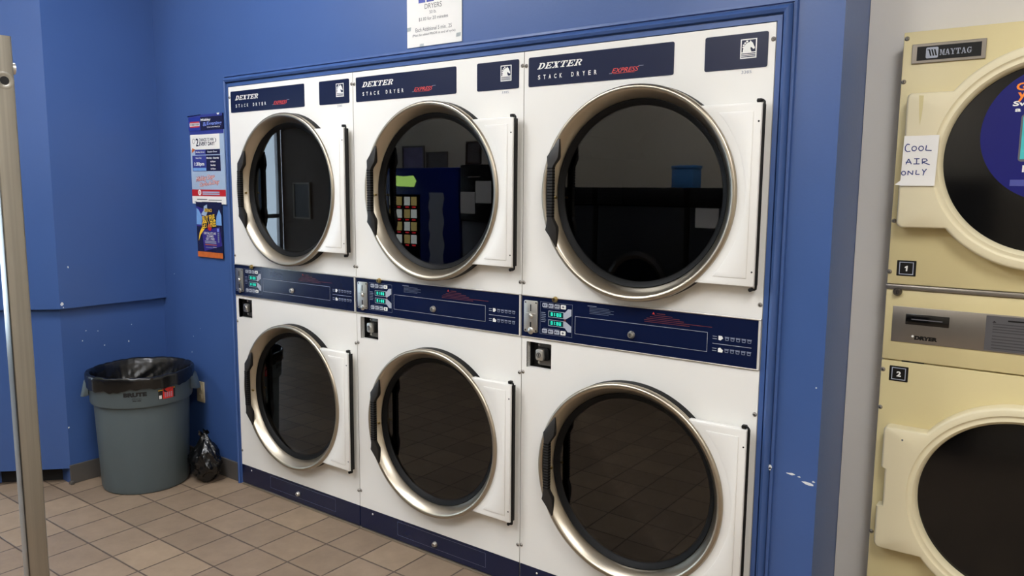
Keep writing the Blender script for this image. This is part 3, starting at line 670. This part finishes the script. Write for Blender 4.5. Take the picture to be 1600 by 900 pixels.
def stroke(path, wd=.0013):
    for (a, b), (c, d) in zip(path, path[1:]):
        L = math.hypot(c - a, d - b) or 1; nx, nz = -(d - b) / L * wd, (c - a) / L * wd
        m.face([bend(Vector((p, FY - .0503, q))) for p, q in ((a - nx, b - nz), (c - nx, d - nz), (c + nx, d + nz), (a + nx, b + nz))], 'pen_blue')
def ell(x, z, rx, rz): return [(x + rx * math.cos(t), z + rz * math.sin(t)) for t in [i * 2 * PI / 14 for i in range(15)]]
stroke([(3.0095, 1.672), (3.003, 1.6735), (2.998, 1.666), (2.9985, 1.657), (3.004, 1.652), (3.012, 1.6535)])
stroke(ell(3.0215, 1.6605, .006, .0065)); stroke(ell(3.039, 1.6605, .006, .0065)); stroke([(3.052, 1.669), (3.051, 1.655), (3.066, 1.654)])
stroke([(3.003, 1.6165), (3.009, 1.632), (3.017, 1.617)]); stroke([(3.002, 1.6225), (3.016, 1.6225)])
stroke([(3.023, 1.632), (3.037, 1.632)]); stroke([(3.030, 1.632), (3.030, 1.6175)]); stroke([(3.022, 1.6175), (3.038, 1.6175)])
stroke([(3.045, 1.617), (3.044, 1.631), (3.054, 1.631), (3.057, 1.626), (3.046, 1.622), (3.064, 1.6145)])
stroke(ell(2.9985, 1.5915, .0055, .0055)); stroke([(3.010, 1.586), (3.010, 1.598), (3.022, 1.587), (3.022, 1.599)]); stroke([(3.031, 1.600), (3.030, 1.588), (3.040, 1.588)])
stroke([(3.046, 1.602), (3.051, 1.5945), (3.0565, 1.603)]); stroke([(3.051, 1.5945), (3.049, 1.585)])
m.obj('paper', nt, 40)

# ------------------------------------------------------------------ price sign above the middle dryer
ps = thing('price_sign', 'white paper price sign taped above the middle dryer, headed DRYERS', 'sign', (1.343, WY - .001, 2.089))
PT = lambda v: Vector((v.x - 1.343, v.y - WY + .001, v.z - 2.089))
m = MB(); sy = WY - .004
m.box(1.2015, 1.4835, sy, WY - .001, 2.0895, 2.455, 'paper', 0, T=PT); yt = sy - .0006
m.text('DRYERS', 1.2965, 1.3845, 2.2285, 2.2475, yt, 'text_grey', T=PT); m.text('50 lb.', 1.3215, 1.3575, 2.2090, 2.2210, yt, 'text_grey', T=PT)
m.text('$1.00 for 20 minutes', 1.2655, 1.4165, 2.1840, 2.1985, yt, 'text_grey', T=PT); m.text('Each Additional 5 min. .25', 1.2475, 1.4345, 2.1460, 2.1610, yt, 'text_grey', T=PT)
m.text('(Must be added PRIOR to end of cycle)', 1.2315, 1.4525, 2.1270, 2.1385, yt, 'text_grey', T=PT)
m.rect(1.264, 1.300, 2.2535, 2.31, yt, 'poster_blue', PT); m.rect(1.306, 1.345, 2.2535, 2.31, yt, 'poster_blue', PT)
m.obj('sheet', ps, 0)
for a, b in ((1.212, 2.16), (1.28, 2.092), (1.468, 2.115)):
    m = MB(); m.prism([(a - .012, b - .008), (a + .010, b - .006), (a + .012, b + .008), (a - .010, b + .007)], sy - .0012, sy - .0008, 'clear_glass', T=PT); m.obj('tape', ps, 0)

# ------------------------------------------------------------------ posters left of the dryers
def board(name, label, cat, x0, x1, z0, z1, y):
    t = thing(name, label, cat, ((x0 + x1) / 2, WY - .001, z0)); T = lambda v: Vector((v.x - (x0 + x1) / 2, v.y - WY + .001, v.z - z0)); return t, T
hd, T = board('header_card', 'small navy header card with Midday and Evening lettering, above the lottery poster', 'sign', -.363, -.063, 1.823, 1.902, WY)
hx = lambda u: -.363 + .300 * (u - 163) / 362; hz = lambda v: 1.902 - .079 * (v - 110) / 190
m = MB(); m.box(-.363, -.063, WY - .008, WY - .001, 1.823, 1.902, 'poster_navy', 0, T=T); y = WY - .0085
m.rect(hx(163), hx(292), hz(300), hz(140), y, 'poster_blue', T); m.rect(hx(163), hx(525), hz(140), hz(110), y, 'cell_blue', T)
m.rect(hx(178), hx(283), hz(262), hz(190), y - .0003, 'poster_red', T); m.rect(hx(176), hx(285), hz(246), hz(206), y - .0006, 'white_ink', T)
for i in range(7): m.rect(hx(186 + i * 14), hx(194 + i * 14), hz(240), hz(212), y - .0009, 'poster_navy', T)
m.text('Midday', hx(298), hx(402), hz(196), hz(160), y, 'white_ink', bold=.02, T=T); m.text('&', hx(318), hx(358), hz(252), hz(204), y, 'label_blue', T=T); m.text('Evening', hx(362), hx(516), hz(254), hz(202), y, 'label_blue', bold=.02, T=T)
m.text('DRAWINGS', hx(364), hx(498), hz(276), hz(260), y, 'white_ink', space=1.3, T=T)
m.obj('card', hd, 0)
m = MB(); m.prism([(hx(470), hz(106)), (hx(500), hz(104)), (hx(490), hz(126)), (hx(478), hz(126))], WY - .0098, WY - .0092, 'white_ink', T=T); m.obj('tape', hd, 0); m = MB(); m.prism([(hx(150), hz(120)), (hx(300), hz(108)), (hx(300), hz(114)), (hx(160), hz(128))], WY - .0098, WY - .0092, 'clear_glass', T=T); m.obj('tape', hd, 0)
px0, px1, pz0, pz1 = -.360, -.060, 1.449, 1.822
po, T = board('lottery_poster', 'light blue lottery poster, 2 CHANCES in its white box, beneath the header card', 'poster', px0, px1, pz0, pz1, WY)
ux = lambda u: px0 + (px1 - px0) * (u - 180) / 375
uz = lambda v: pz1 - (pz1 - pz0) * (v - 300) / (1116 - 300)        # v in rows of the poster, 300 top .. 1116 bottom
m = MB(); m.box(px0, px1, WY - .006, WY - .001, pz0, pz1, 'poster_light', 0, T=T); y = WY - .0064
m.rect(ux(180), ux(555), uz(344), uz(300), y, 'cell_blue', T)
m.rect(ux(188), ux(510), uz(508), uz(342), y - .0003, 'paper', T); y2 = y - .0006
m.text('2', ux(246), ux(278), uz(472), uz(384), y2, 'poster_navy', bold=.02, T=T); m.text('CHANCES TO WIN', ux(284), ux(446), uz(420), uz(384), y2, 'poster_navy', bold=.02, T=T); m.text('EVERY DAY!', ux(284), ux(452), uz(468), uz(426), y2, 'poster_navy', bold=.03, T=T)
sun = arc(ux(222), uz(414), .013, 0, 2 * PI, 16)
for a, b in zip(sun, sun[1:]): m.poly([a, b, (ux(222) + (b[0] - ux(222)) * .8, uz(414) + (b[1] - uz(414)) * .8), (ux(222) + (a[0] - ux(222)) * .8, uz(414) + (a[1] - uz(414)) * .8)], y2, 'text_grey', T)
m.poly([(ux(456), uz(382)), (ux(474), uz(400)), (ux(474), uz(424)), (ux(456), uz(440)), (ux(468), uz(411))], y2, 'text_grey', T)
m.poly([(ux(196), uz(545)), (ux(204), uz(490)), (ux(240), uz(508)), (ux(215), uz(530))], y2, 'poster_orange', T)
m.rect(ux(236), ux(352), uz(566), uz(510), y2, 'cell_blue', T); m.rect(ux(352), ux(510), uz(566), uz(510), y2, 'poster_navy', T)
m.rect(ux(200), ux(356), uz(750), uz(576), y2, 'cell_blue', T); m.rect(ux(356), ux(512), uz(750), uz(576), y2, 'poster_navy', T); m.rect(ux(205), ux(352), uz(746), uz(712), y2 - .0003, 'poster_glow', T)
y3 = y2 - .0006
for s_, a, b, c, d in (('Midday Draw', 244, 342, 550, 528), ('Evening Draw', 376, 480, 550, 528), ('Every Day', 240, 306, 616, 594), ('1:30pm', 222, 332, 700, 648), ('Monday - Saturday', 362, 498, 620, 594), ('6:59pm', 404, 458, 658, 636), ('Sunday', 404, 458, 698, 674), ('6:59pm', 404, 458, 738, 714)): m.text(s_, ux(a), ux(b), uz(c), uz(d), y3, 'white_ink', bold=.02, T=T)
for s_, a, b, c, d in (('Midday Days', 236, 440, 862, 800), ('Cash-A-Day', 268, 490, 918, 864)):
    m.text(s_, ux(a) - .002, ux(b) + .002, uz(c + 4), uz(d - 4), y2, 'poster_red', bold=.06, shear=.25, rot=.10, T=T); m.text(s_, ux(a), ux(b), uz(c), uz(d), y3, 'poster_yellow' if False else 'white_ink', bold=-.005, shear=.25, rot=.10, T=T)
m.rect(ux(180), ux(555), uz(1030), uz(956), y2, 'poster_red', T); m.rect(ux(180), ux(555), uz(1116), uz(1030), y2, 'paper', T)
disc = arc(ux(268), uz(990), .015, 0, 2 * PI, 16)[:-1]; m.poly(disc, y3, 'white_ink', T); m.text('D', ux(262), ux(278), uz(1002), uz(978), y3 - .0003, 'poster_red', bold=.03, T=T)
for v in (978, 1000): m.rect(ux(300), ux(490), uz(v + 14), uz(v), y3, 'poster_light', T)
for a, b, v in ((235, 350, 1062), (366, 510, 1068), (290, 460, 1092), (205, 232, 1092)): m.rect(ux(a), ux(b), uz(v + 9), uz(v), y3, 'text_grey', T)
m.obj('sheet', po, 0)
kx0_, kx1_, kz0_, kz1_ = -.325, -.099, 1.172, 1.458
ko, T = board('game_poster', 'dark poster with yellow BUY FIVE lettering, lowest of the papers beside the dryers', 'poster', kx0_, kx1_, kz0_, kz1_, WY)
ux = lambda u: kx0_ + (kx1_ - kx0_) * (u - 245) / 278
uz = lambda v: kz1_ - (kz1_ - kz0_) * (v - 255) / 600
m = MB(); m.box(kx0_, kx1_, WY - .010, WY - .007, kz0_, kz1_, 'poster_navy', 0, T=T); y = WY - .0104
m.poly([(ux(246), uz(520)), (ux(246), uz(300)), (ux(330), uz(330)), (ux(345), uz(470)), (ux(300), uz(520))], y, 'poster_violet', T); m.poly([(ux(246), uz(500)), (ux(250), uz(320)), (ux(275), uz(340)), (ux(310), uz(420)), (ux(300), uz(500))], y - .0003, 'poster_glow', T)
m.poly([(ux(455), uz(500)), (ux(470), uz(400)), (ux(498), uz(330)), (ux(521), uz(390)), (ux(521), uz(500))], y, 'poster_glow', T); m.poly([(ux(320), uz(790)), (ux(300), uz(560)), (ux(500), uz(520)), (ux(515), uz(720))], y, 'poster_violet', T)
m.poly([(ux(300), uz(390)), (ux(330), uz(345)), (ux(335), uz(300)), (ux(370), uz(280)), (ux(372), uz(360)), (ux(355), uz(410)), (ux(330), uz(400))], y - .0005, 'poster_light', T)
y2 = y - .0008
m.poly([(ux(262), uz(680)), (ux(275), uz(590)), (ux(310), uz(520)), (ux(335), uz(545)), (ux(290), uz(610))], y2, 'poster_yellow', T)
m.poly([(ux(390) + .018 * math.cos(i * PI / 7), uz(525) + .018 * math.sin(i * PI / 7)) for i in range(14)], y2, 'poster_red', T)
y3 = y2 - .0003
m.poly([(ux(340), uz(362)), (ux(344), uz(322)), (ux(430), uz(322)), (ux(426), uz(362))], y3, 'poster_navy', T)
m.text('KENO', ux(345), ux(424), uz(360), uz(326), y3 - .0003, 'poster_yellow', bold=.02, T=T)
for s_, a, b, c, d in (('BUY FIVE', 316, 452, 460, 396), ('GET 1 FREE', 308, 462, 528, 460)):
    m.text(s_, ux(a) - .002, ux(b) + .002, uz(c) - .003, uz(d), y3, 'can_mark', bold=.07, rot=.12, T=T); m.text(s_, ux(a), ux(b), uz(c), uz(d), y3 - .0003, 'poster_yellow', bold=.02, rot=.12, T=T)
for s_, a, b, c, d in (('EVERY FALL GET 5 AND', 326, 458, 604, 578), ('10 GAMES', 358, 430, 634, 610), ('GET 1 FREE', 346, 440, 664, 640)): m.text(s_, ux(a), ux(b), uz(c), uz(d), y3, 'white_ink', bold=.01, T=T)
for a, b, v, k in ((330, 458, 674, 'pale_ink'), (332, 458, 690, 'pale_ink'), (334, 460, 712, 'poster_orange'), (340, 410, 742, 'grey_ink'), (418, 458, 736, 'pale_ink')): m.rect(ux(a), ux(b), uz(v + 8), uz(v), y3, k, T)
for v in range(5): m.rect(ux(476), ux(492), uz(596 + v * 22), uz(580 + v * 22), y3, 'grey_ink', T)
m.rect(ux(470), ux(492), uz(568), uz(534), y3, 'label_blue', T)
m.rect(ux(246), ux(523), uz(855), uz(796), y2, 'poster_orange', T)
m.obj('sheet', ko, 0)

# ------------------------------------------------------------------ wall outlet behind the can
ou = thing('wall_outlet', 'beige wall outlet low on the blue wall behind the trash can', 'outlet', (-.367, WY, .43))
m = MB(); m.box(-.035, .035, -.007, 0, -.057, .057, 'outlet_beige', .003); m.obj('cover_plate', ou)
m = MB()
for dz in (-.024, .024):
    m.prism([(x, z + dz) for x, z in rrect(-.016, .016, -.014, .014, .006)], -.009, -.006, 'outlet_beige', bev=.001)
    for dx in (-.006, .006): m.box(dx - .0012, dx + .0012, -.0094, -.0085, dz - .002, dz + .007, 'black_gap')
    m.lathe([(0, -.0094), (.0024, -.0092)], 'black_gap', (0, 0, dz - .008), seg=10)
m.obj('socket', ou)

# ------------------------------------------------------------------ trash can
CX, CY = -.438, -.278
VR = math.atan2(math.sin(YAW), math.cos(YAW))      # picture-right direction, used only to turn the can
cs = (CAM[0] - CX, CAM[1] - CY); FA = math.atan2(cs[1], cs[0])   # side of the can that faces the room
tc = thing('trash_can', 'grey plastic trash can with black liner, in the corner left of the dryers', 'trash can', (CX, CY, 0))
m = MB()
BODY = [(0, .004), (.185, .004), (.196, .0), (.204, .004), (.209, .02), (.226, .455)]
m.lathe(BODY, 'can_grey', axis='z', seg=96)
BAND = [(.226, .452), (.239, .455), (.2415, .462), (.246, .580), (.250, .590), (.248, .597), (.240, .597), (.236, .59), (.222, .44), (.203, .03), (0, .02)]
m.lathe(BAND, 'can_grey', axis='z', seg=96)
def onband(v, r0=.2425):     # flat (x along the band, z) -> wrapped on the band, centred on the side facing the room
    t = FA + v.x / .244; r = .2415 + (v.z - .462) / .118 * .0045 + .0007 - v.y
    return Vector((r * math.cos(t), r * math.sin(t), v.z))
def sub(pts, n=6): return pts
m.text('BRUTE', -.086, .020, .513, .535, 0, 'can_mark', bold=.08, T=onband)
m.text('COMMERCIAL', -.044, -.008, .4995, .505, 0, 'can_mark', T=onband); m.frame(-.047, -.005, .4975, .507, .001, 0, 'can_mark', onband); m.rect(-.045, -.007, .490, .494, 0, 'can_mark', onband)
m.obj('bin', tc, 35)
def strip(m, x0, x1, z0, z1, y, k, n=8):
    for i in range(n): m.face([onband(Vector(p)) for p in ((x0 + (x1 - x0) * i / n, y, z0), (x0 + (x1 - x0) * (i + 1) / n, y, z0), (x0 + (x1 - x0) * (i + 1) / n, y, z1), (x0 + (x1 - x0) * i / n, y, z1))], k)
m = MB(); strip(m, .072, .093, .486, .532, -.0003, 'can_mark', 3); strip(m, .072, .093, .529, .534, -.0006, 'sticker_yellow', 3); strip(m, .0755, .0885, .4885, .506, -.0006, 'white_ink', 3)
strip(m, .094, .156, .486, .540, -.0003, 'sticker_red', 8); strip(m, .149, .160, .486, .540, -.0006, 'can_mark', 3); strip(m, .151, .158, .532, .538, -.0009, 'sticker_yellow', 2)
m.face([onband(Vector(p)) for p in ((.098, -.0006, .524), (.112, -.0006, .518), (.128, -.0006, .524), (.146, -.0006, .538), (.132, -.0006, .540), (.098, -.0006, .538))], 'can_mark')
for i in range(4):
    for j in range(5): strip(m, .103 + i * .011, .110 + i * .011, .4935 + j * .0052, .4960 + j * .0052, -.0006, 'poster_light', 1)
o = m.obj('warning_sticker', tc, 0); o['label'] = 'red warning sticker'
HA = FA + PI / 2 - .10
for a in (HA, HA + PI):
    m = MB(); n = 10; rows = []; wdt = .30
    for i in range(n + 1):
        t = a - wdt + 2 * wdt * i / n; q = math.sin(PI * i / n) ** .6; e = .036 * q
        rows.append([(.241, .500), (.243 + e, .500 - .020 * q), (.247 + e, .502 - .020 * q), (.248 + e * .45, .560), (.244, .572)])
        rows[-1] = [m.bm.verts.new((r * math.cos(t), r * math.sin(t), z)) for r, z in rows[-1]]
    for A_, B_ in zip(rows, rows[1:]):
        for q in range(4): m.bm.faces.new((A_[q], B_[q], B_[q + 1], A_[q + 1])).material_index = m.mi('can_grey')
    m.obj('handle', tc, 50)
# liner folded over the rim
ll = tag(bpy.data.objects.new('trash_bag_liner', None), None, None)
bpy.data.objects.remove(ll)
rnd = random.Random(3)
ph = [rnd.uniform(0, 6.28) for _ in range(12)]
def wr(t, k): return sum(math.sin(f_ * t + ph[(i + k) % 12]) / (1 + i * .45) for i, f_ in enumerate((3, 5, 9, 14, 23, 37))) / 3
m = MB()
def lf(r, h, t):
    if h > .612: return (r + .003 * wr(t, 2), h + .004 * wr(t, 1))
    if r > .2525: return (r + .0035 * max(-.4, wr(t, 0)), h + (.016 * wr(t, 3) if h < .565 else .003 * wr(t, 5)) + .012 * math.sin(t - FA - .6) * (1 if h < .565 else 0))
    d_ = max(0, (.60 - h) / .4); return (r - .045 * d_ * abs(wr(t, 4)) - .02 * abs(wr(t * 1.0 + 6 * h, 7)) * min(1, d_ * 4), h + .006 * wr(t, 6))
prof = [(.2545, .551), (.2548, .558), (.2555, .575), (.2558, .592), (.2552, .604), (.250, .6095), (.243, .6085), (.236, .600)] + [(.234 - .06 * i / 22, .592 - .33 * i / 22) for i in range(1, 23)] + [(.12, .25), (0, .24)]
m.lathe(prof, 'bag_black', axis='z', seg=220, fn=lf)
o = m.obj('liner', tc, 60); o['label'] = 'black plastic bag liner'

# black bag on the floor between can and dryers
pb = thing('trash_bag', 'small black plastic bag of rubbish on the floor right of the trash can', 'bag', (-.190, -.090, 0))
b = bmesh.new(); bmesh.ops.create_icosphere(b, subdivisions=5, radius=1)
from mathutils import noise
for v in b.verts:
    p = v.co.copy(); z = p.z
    rxy = .090 * (1 - .22 * max(0, z)) ; n1 = noise.noise(p * 2.3 + Vector((5, 1, 2))) * .22 + (abs(noise.noise(p * 5.2)) - .2) * .20 + (abs(noise.noise(p * 11)) - .2) * .07
    q = 1 + n1
    v.co = Vector((p.x * rxy * q * 1.0, p.y * rxy * q * .8, .115 + z * .115 * (1 + .4 * n1)))
    if v.co.z > .175: k = min(1, (v.co.z - .175) / .06); v.co.x *= 1 - .6 * k; v.co.y *= 1 - .6 * k; v.co.z += .03 * k
    v.co.z = max(.002, v.co.z)
m = MB(); m.merge(b, 'bag_black'); m.obj('sack', pb, 60)
m = MB()
for i in range(7):
    t = i * .9; c, s = math.cos(t), math.sin(t)
    m.face([(.006 * c, .006 * s, .19), (-.006 * c, .006 * s, .192), (-.02 * c + .012 * s, .02 * s + .01 * c, .232 + .012 * math.sin(3 * i)), (.03 * c, .028 * s, .225 + .012 * math.cos(2 * i))], 'bag_black')
o = m.obj('knot', pb, 60); o.location = (-.006, .0, .038)

# ------------------------------------------------------------------ steel post in the foreground
pp = (2.113, -1.785); vb = Vector((CAM[0] - pp[0], CAM[1] - pp[1], 0)).normalized(); vr = Vector((-vb.y, vb.x, 0))
al = math.radians(17.0); sd = .0295
pn = vb * math.cos(al) + vr * math.sin(al); ptg = vr * math.cos(al) - vb * math.sin(al)
pc = Vector((pp[0], pp[1], 0)) - ptg * sd / 2 - pn * sd / 2
post = thing('steel_post', 'upright square steel post with a hole near its top, left foreground', 'post', pc)
PM = lambda v: Vector((ptg.x * v.x - pn.x * v.y, ptg.y * v.x - pn.y * v.y, v.z))    # local x across the face, -y out of the face
PTOP = 1.757
m = MB(); m.prism(rrect(-sd / 2, sd / 2, -sd / 2, sd / 2, .0032, 5), .006, PTOP, 'post_steel', 'xy', T=PM); m.obj('tube', post, 50)
m = MB(); m.lathe([(.0022, .010), (.0065, -sd / 2 + .0002), (.0100, -sd / 2 - .0009), (.0130, -sd / 2 - .0003)], 'post_steel', (.001, 0, 1.6915), seg=28)
for v in m.bm.verts: v.co = PM(v.co)
m2 = MB(); m2.lathe([(0, -sd / 2 - .0006), (.0062, -sd / 2 - .0006)], 'black_gap', (.001, 0, 1.6915), seg=24)
for v in m2.bm.verts: v.co = PM(v.co)
m.obj('dimple', post, 50); m2.obj('hole', post, 0)
m = MB(); m.tube([PM(Vector((sd / 2 - .001, .002, 1.7120))), PM(Vector((sd / 2 + .0058, .002, 1.7120)))], .0085, 'steel', 14); m.obj('bolt_end', post, 40)
m = MB(); m.box(-.06, .06, -.06, .06, 0, .006, 'steel_dark', .001, T=PM); m.obj('foot_plate', post, 0)

# ------------------------------------------------------------------ ceiling lamps
for i, (x, y, sx, sy_) in enumerate(TROFFERS):
    lt = thing('ceiling_light', ('fluorescent ceiling panel close above the left dryers', 'fluorescent ceiling panel toward the shop window', 'fluorescent ceiling panel above the dark washers', 'fluorescent ceiling panel facing the cream dryer')[i], 'light', (x, y, CEIL), 'ceiling panels')
    m = MB(); m.box(-sx / 2 - .03, sx / 2 + .03, -sy_ / 2 - .03, -sy_ / 2, -.03, 0, 'lamp_frame'); m.box(-sx / 2 - .03, sx / 2 + .03, sy_ / 2, sy_ / 2 + .03, -.03, 0, 'lamp_frame'); m.box(-sx / 2 - .03, -sx / 2, -sy_ / 2, sy_ / 2, -.03, 0, 'lamp_frame'); m.box(sx / 2, sx / 2 + .03, -sy_ / 2, sy_ / 2, -.03, 0, 'lamp_frame'); m.obj('frame', lt, 0)
    m = MB(); m.box(-sx / 2, sx / 2, -sy_ / 2, sy_ / 2, -.02, -.012, 'lamp_lit'); m.obj('diffuser', lt, 0)

# ------------------------------------------------------------------ the room across from the dryers, seen in their glass
vm = thing('vending_machine', 'blue drinks vending machine mirrored in the middle upper dryer glass', 'vending machine', (-1.58, -3.0, 0))
VT = lambda x, y, z: (x + 1.58, y + 3.0, z)
m = MB(); m.box(-.56, .54, -.60, 0, .06, 1.74, 'vend_blue', .015); m.box(-.52, .50, -.58, -.02, 0, .06, 'black_paint'); m.obj('cabinet', vm)
m = MB(); m.box(-.42, .02, 0, .008, .60, 1.48, 'black_gloss'); m.obj('selection_panel', vm, 0)
m = MB(); m.prism([(-.38, 1.56), (-.06, 1.555), (-.03, 1.61), (-.07, 1.665), (-.2, 1.655), (-.38, 1.67)], 0, .012, 'lit_green'); m.obj('lit_sign', vm, 0)
for r in range(4):
    for c in range(4):
        x = -.40 + c * .095 + (.02 if c > 1 else 0); z = 1.37 - r * .125
        m = MB(); m.box(x, x + .075, .008, .014, z, z + .085, ('lit_white', 'lit_amber')[(r + c) % 2]); m.box(x + .015, x + .06, .008, .014, z - .024, z - .010, 'lit_red'); m.obj('button', vm, 0)
m = MB(); pts = [(.15 + .012 * math.sin(i * 1.7), .3 + i * .05) for i in range(25)] + [(.34 + .014 * math.sin(i * 1.4), 1.5 - i * .05) for i in range(25)]
m.prism(pts, .0, .003, 'pale_ink'); m.obj('graphic_panel', vm, 0)
ch = thing('change_machine', 'black bill changer with two papers, mirrored in the middle upper dryer glass', 'change machine', (-.78, -3.0, 0))
m = MB(); m.box(-.24, .26, -.45, 0, 1.24, 1.76, 'black_paint', .01); m.box(-.14, .0, 0, .004, 1.645, 1.652, 'steel'); m.obj('cabinet', ch)
m = MB(); m.box(-.24, .26, -.45, -.02, 0, 1.24, 'plate_grey', .005); m.obj('pedestal', ch)
m = MB(); m.box(-.23, -.06, 0, .003, 1.31, 1.51, 'paper'); m.obj('notice', ch, 0)
m = MB(); m.box(-.05, .13, 0, .003, 1.41, 1.61, 'paper'); m.obj('notice', ch, 0)
def wallpic(name, label, cat, x0, x1, z0, z1, kf, kp, y=-3.62, fr=.018):
    t = thing(name, label, cat, ((x0 + x1) / 2, y, (z0 + z1) / 2)); a, b_ = (x1 - x0) / 2, (z1 - z0) / 2
    m = MB()
    for q in ((-a, a, 0, .02, -b_, -b_ + fr), (-a, a, 0, .02, b_ - fr, b_), (-a, -a + fr, 0, .02, -b_ + fr, b_ - fr), (a - fr, a, 0, .02, -b_ + fr, b_ - fr)): m.box(*q, kf)
    m.obj('frame', t, 0)
    m = MB(); m.box(-a + fr, a - fr, 0, .010, -b_ + fr, b_ - fr, kp); m.obj('picture', t, 0)
wallpic('wall_picture', 'violet picture mirrored above the blue vending machine', 'picture', -2.40, -2.06, 1.74, 2.0, 'photo_dark', 'photo_violet')
wallpic('wall_picture', 'dark picture mirrored right above the blue vending machine', 'picture', -2.03, -1.71, 1.72, 1.93, 'photo_dark', 'photo_dark')
wallpic('wall_picture', 'wood framed picture mirrored above the black bill changer', 'picture', -1.45, -1.25, 1.79, 2.02, 'wood_dark', 'photo_dark')
wallpic('wall_poster', 'framed poster mirrored in the left upper dryer glass', 'poster', -4.14, -3.79, 1.15, 1.60, 'cream_wall', 'photo_dark')
cab = thing('snack_machine', 'dark snack machine mirrored at the right of the left upper dryer glass', 'vending machine', (-2.60, -3.3, 0))
m = MB(); m.box(-.36, .36, -.3, .1, .05, 1.62, 'black_paint', .01); m.box(-.34, .34, -.28, .08, 0, .05, 'black_gap'); m.obj('cabinet', cab)
m = MB(); m.box(-.30, .14, .1, .106, .5, 1.5, 'black_gloss'); m.obj('display_window', cab, 0)
for i, x in enumerate((-.10, .72, 1.54, 2.36)):
    t = thing('washing_machine', ('first', 'second', 'third', 'last')[i] + ' dark front-loading washer from the bill changer, mirrored in the dryer glass', 'washing machine', (x, -3.0, 0), 'dark washers across the room')
    m = MB(); m.box(-.39, .39, -.6, 0, .12, 1.42, 'washer_dark', .012); m.box(-.36, .36, -.58, -.03, 0, .12, 'black_gap'); m.obj('body', t)
    m = MB(); m.box(-.39, .39, -.5, .02, 1.42, 1.56, 'black_paint', .01); m.obj('console', t)
    m = MB(); m.lathe([(.27, 0), (.27, .04), (.24, .05), (.21, .03)], 'steel_dark', (0, 0, .78), seg=48); m.lathe([(.215, .035), (0, .05)], 'black_gloss', (0, 0, .78), seg=48); m.obj('door', t, 40)
t = thing('storage_box', 'blue box on the dark washers, mirrored in the right upper dryer glass', 'box', (1.03, -3.2, 1.56))
m = MB(); m.box(-.09, .09, -.08, .08, 0, .15, 'box_blue', .004); m.box(-.095, .095, -.085, .085, .15, .175, 'box_blue', .004); m.obj('carton', t)
t = thing('notice_paper', 'white notice on the dark washers, mirrored in the right upper dryer glass', 'paper', (1.29, -2.999, 1.26))
m = MB(); m.box(-.09, .09, .0, .003, -.0, .148, 'paper'); m.obj('sheet', t, 0)
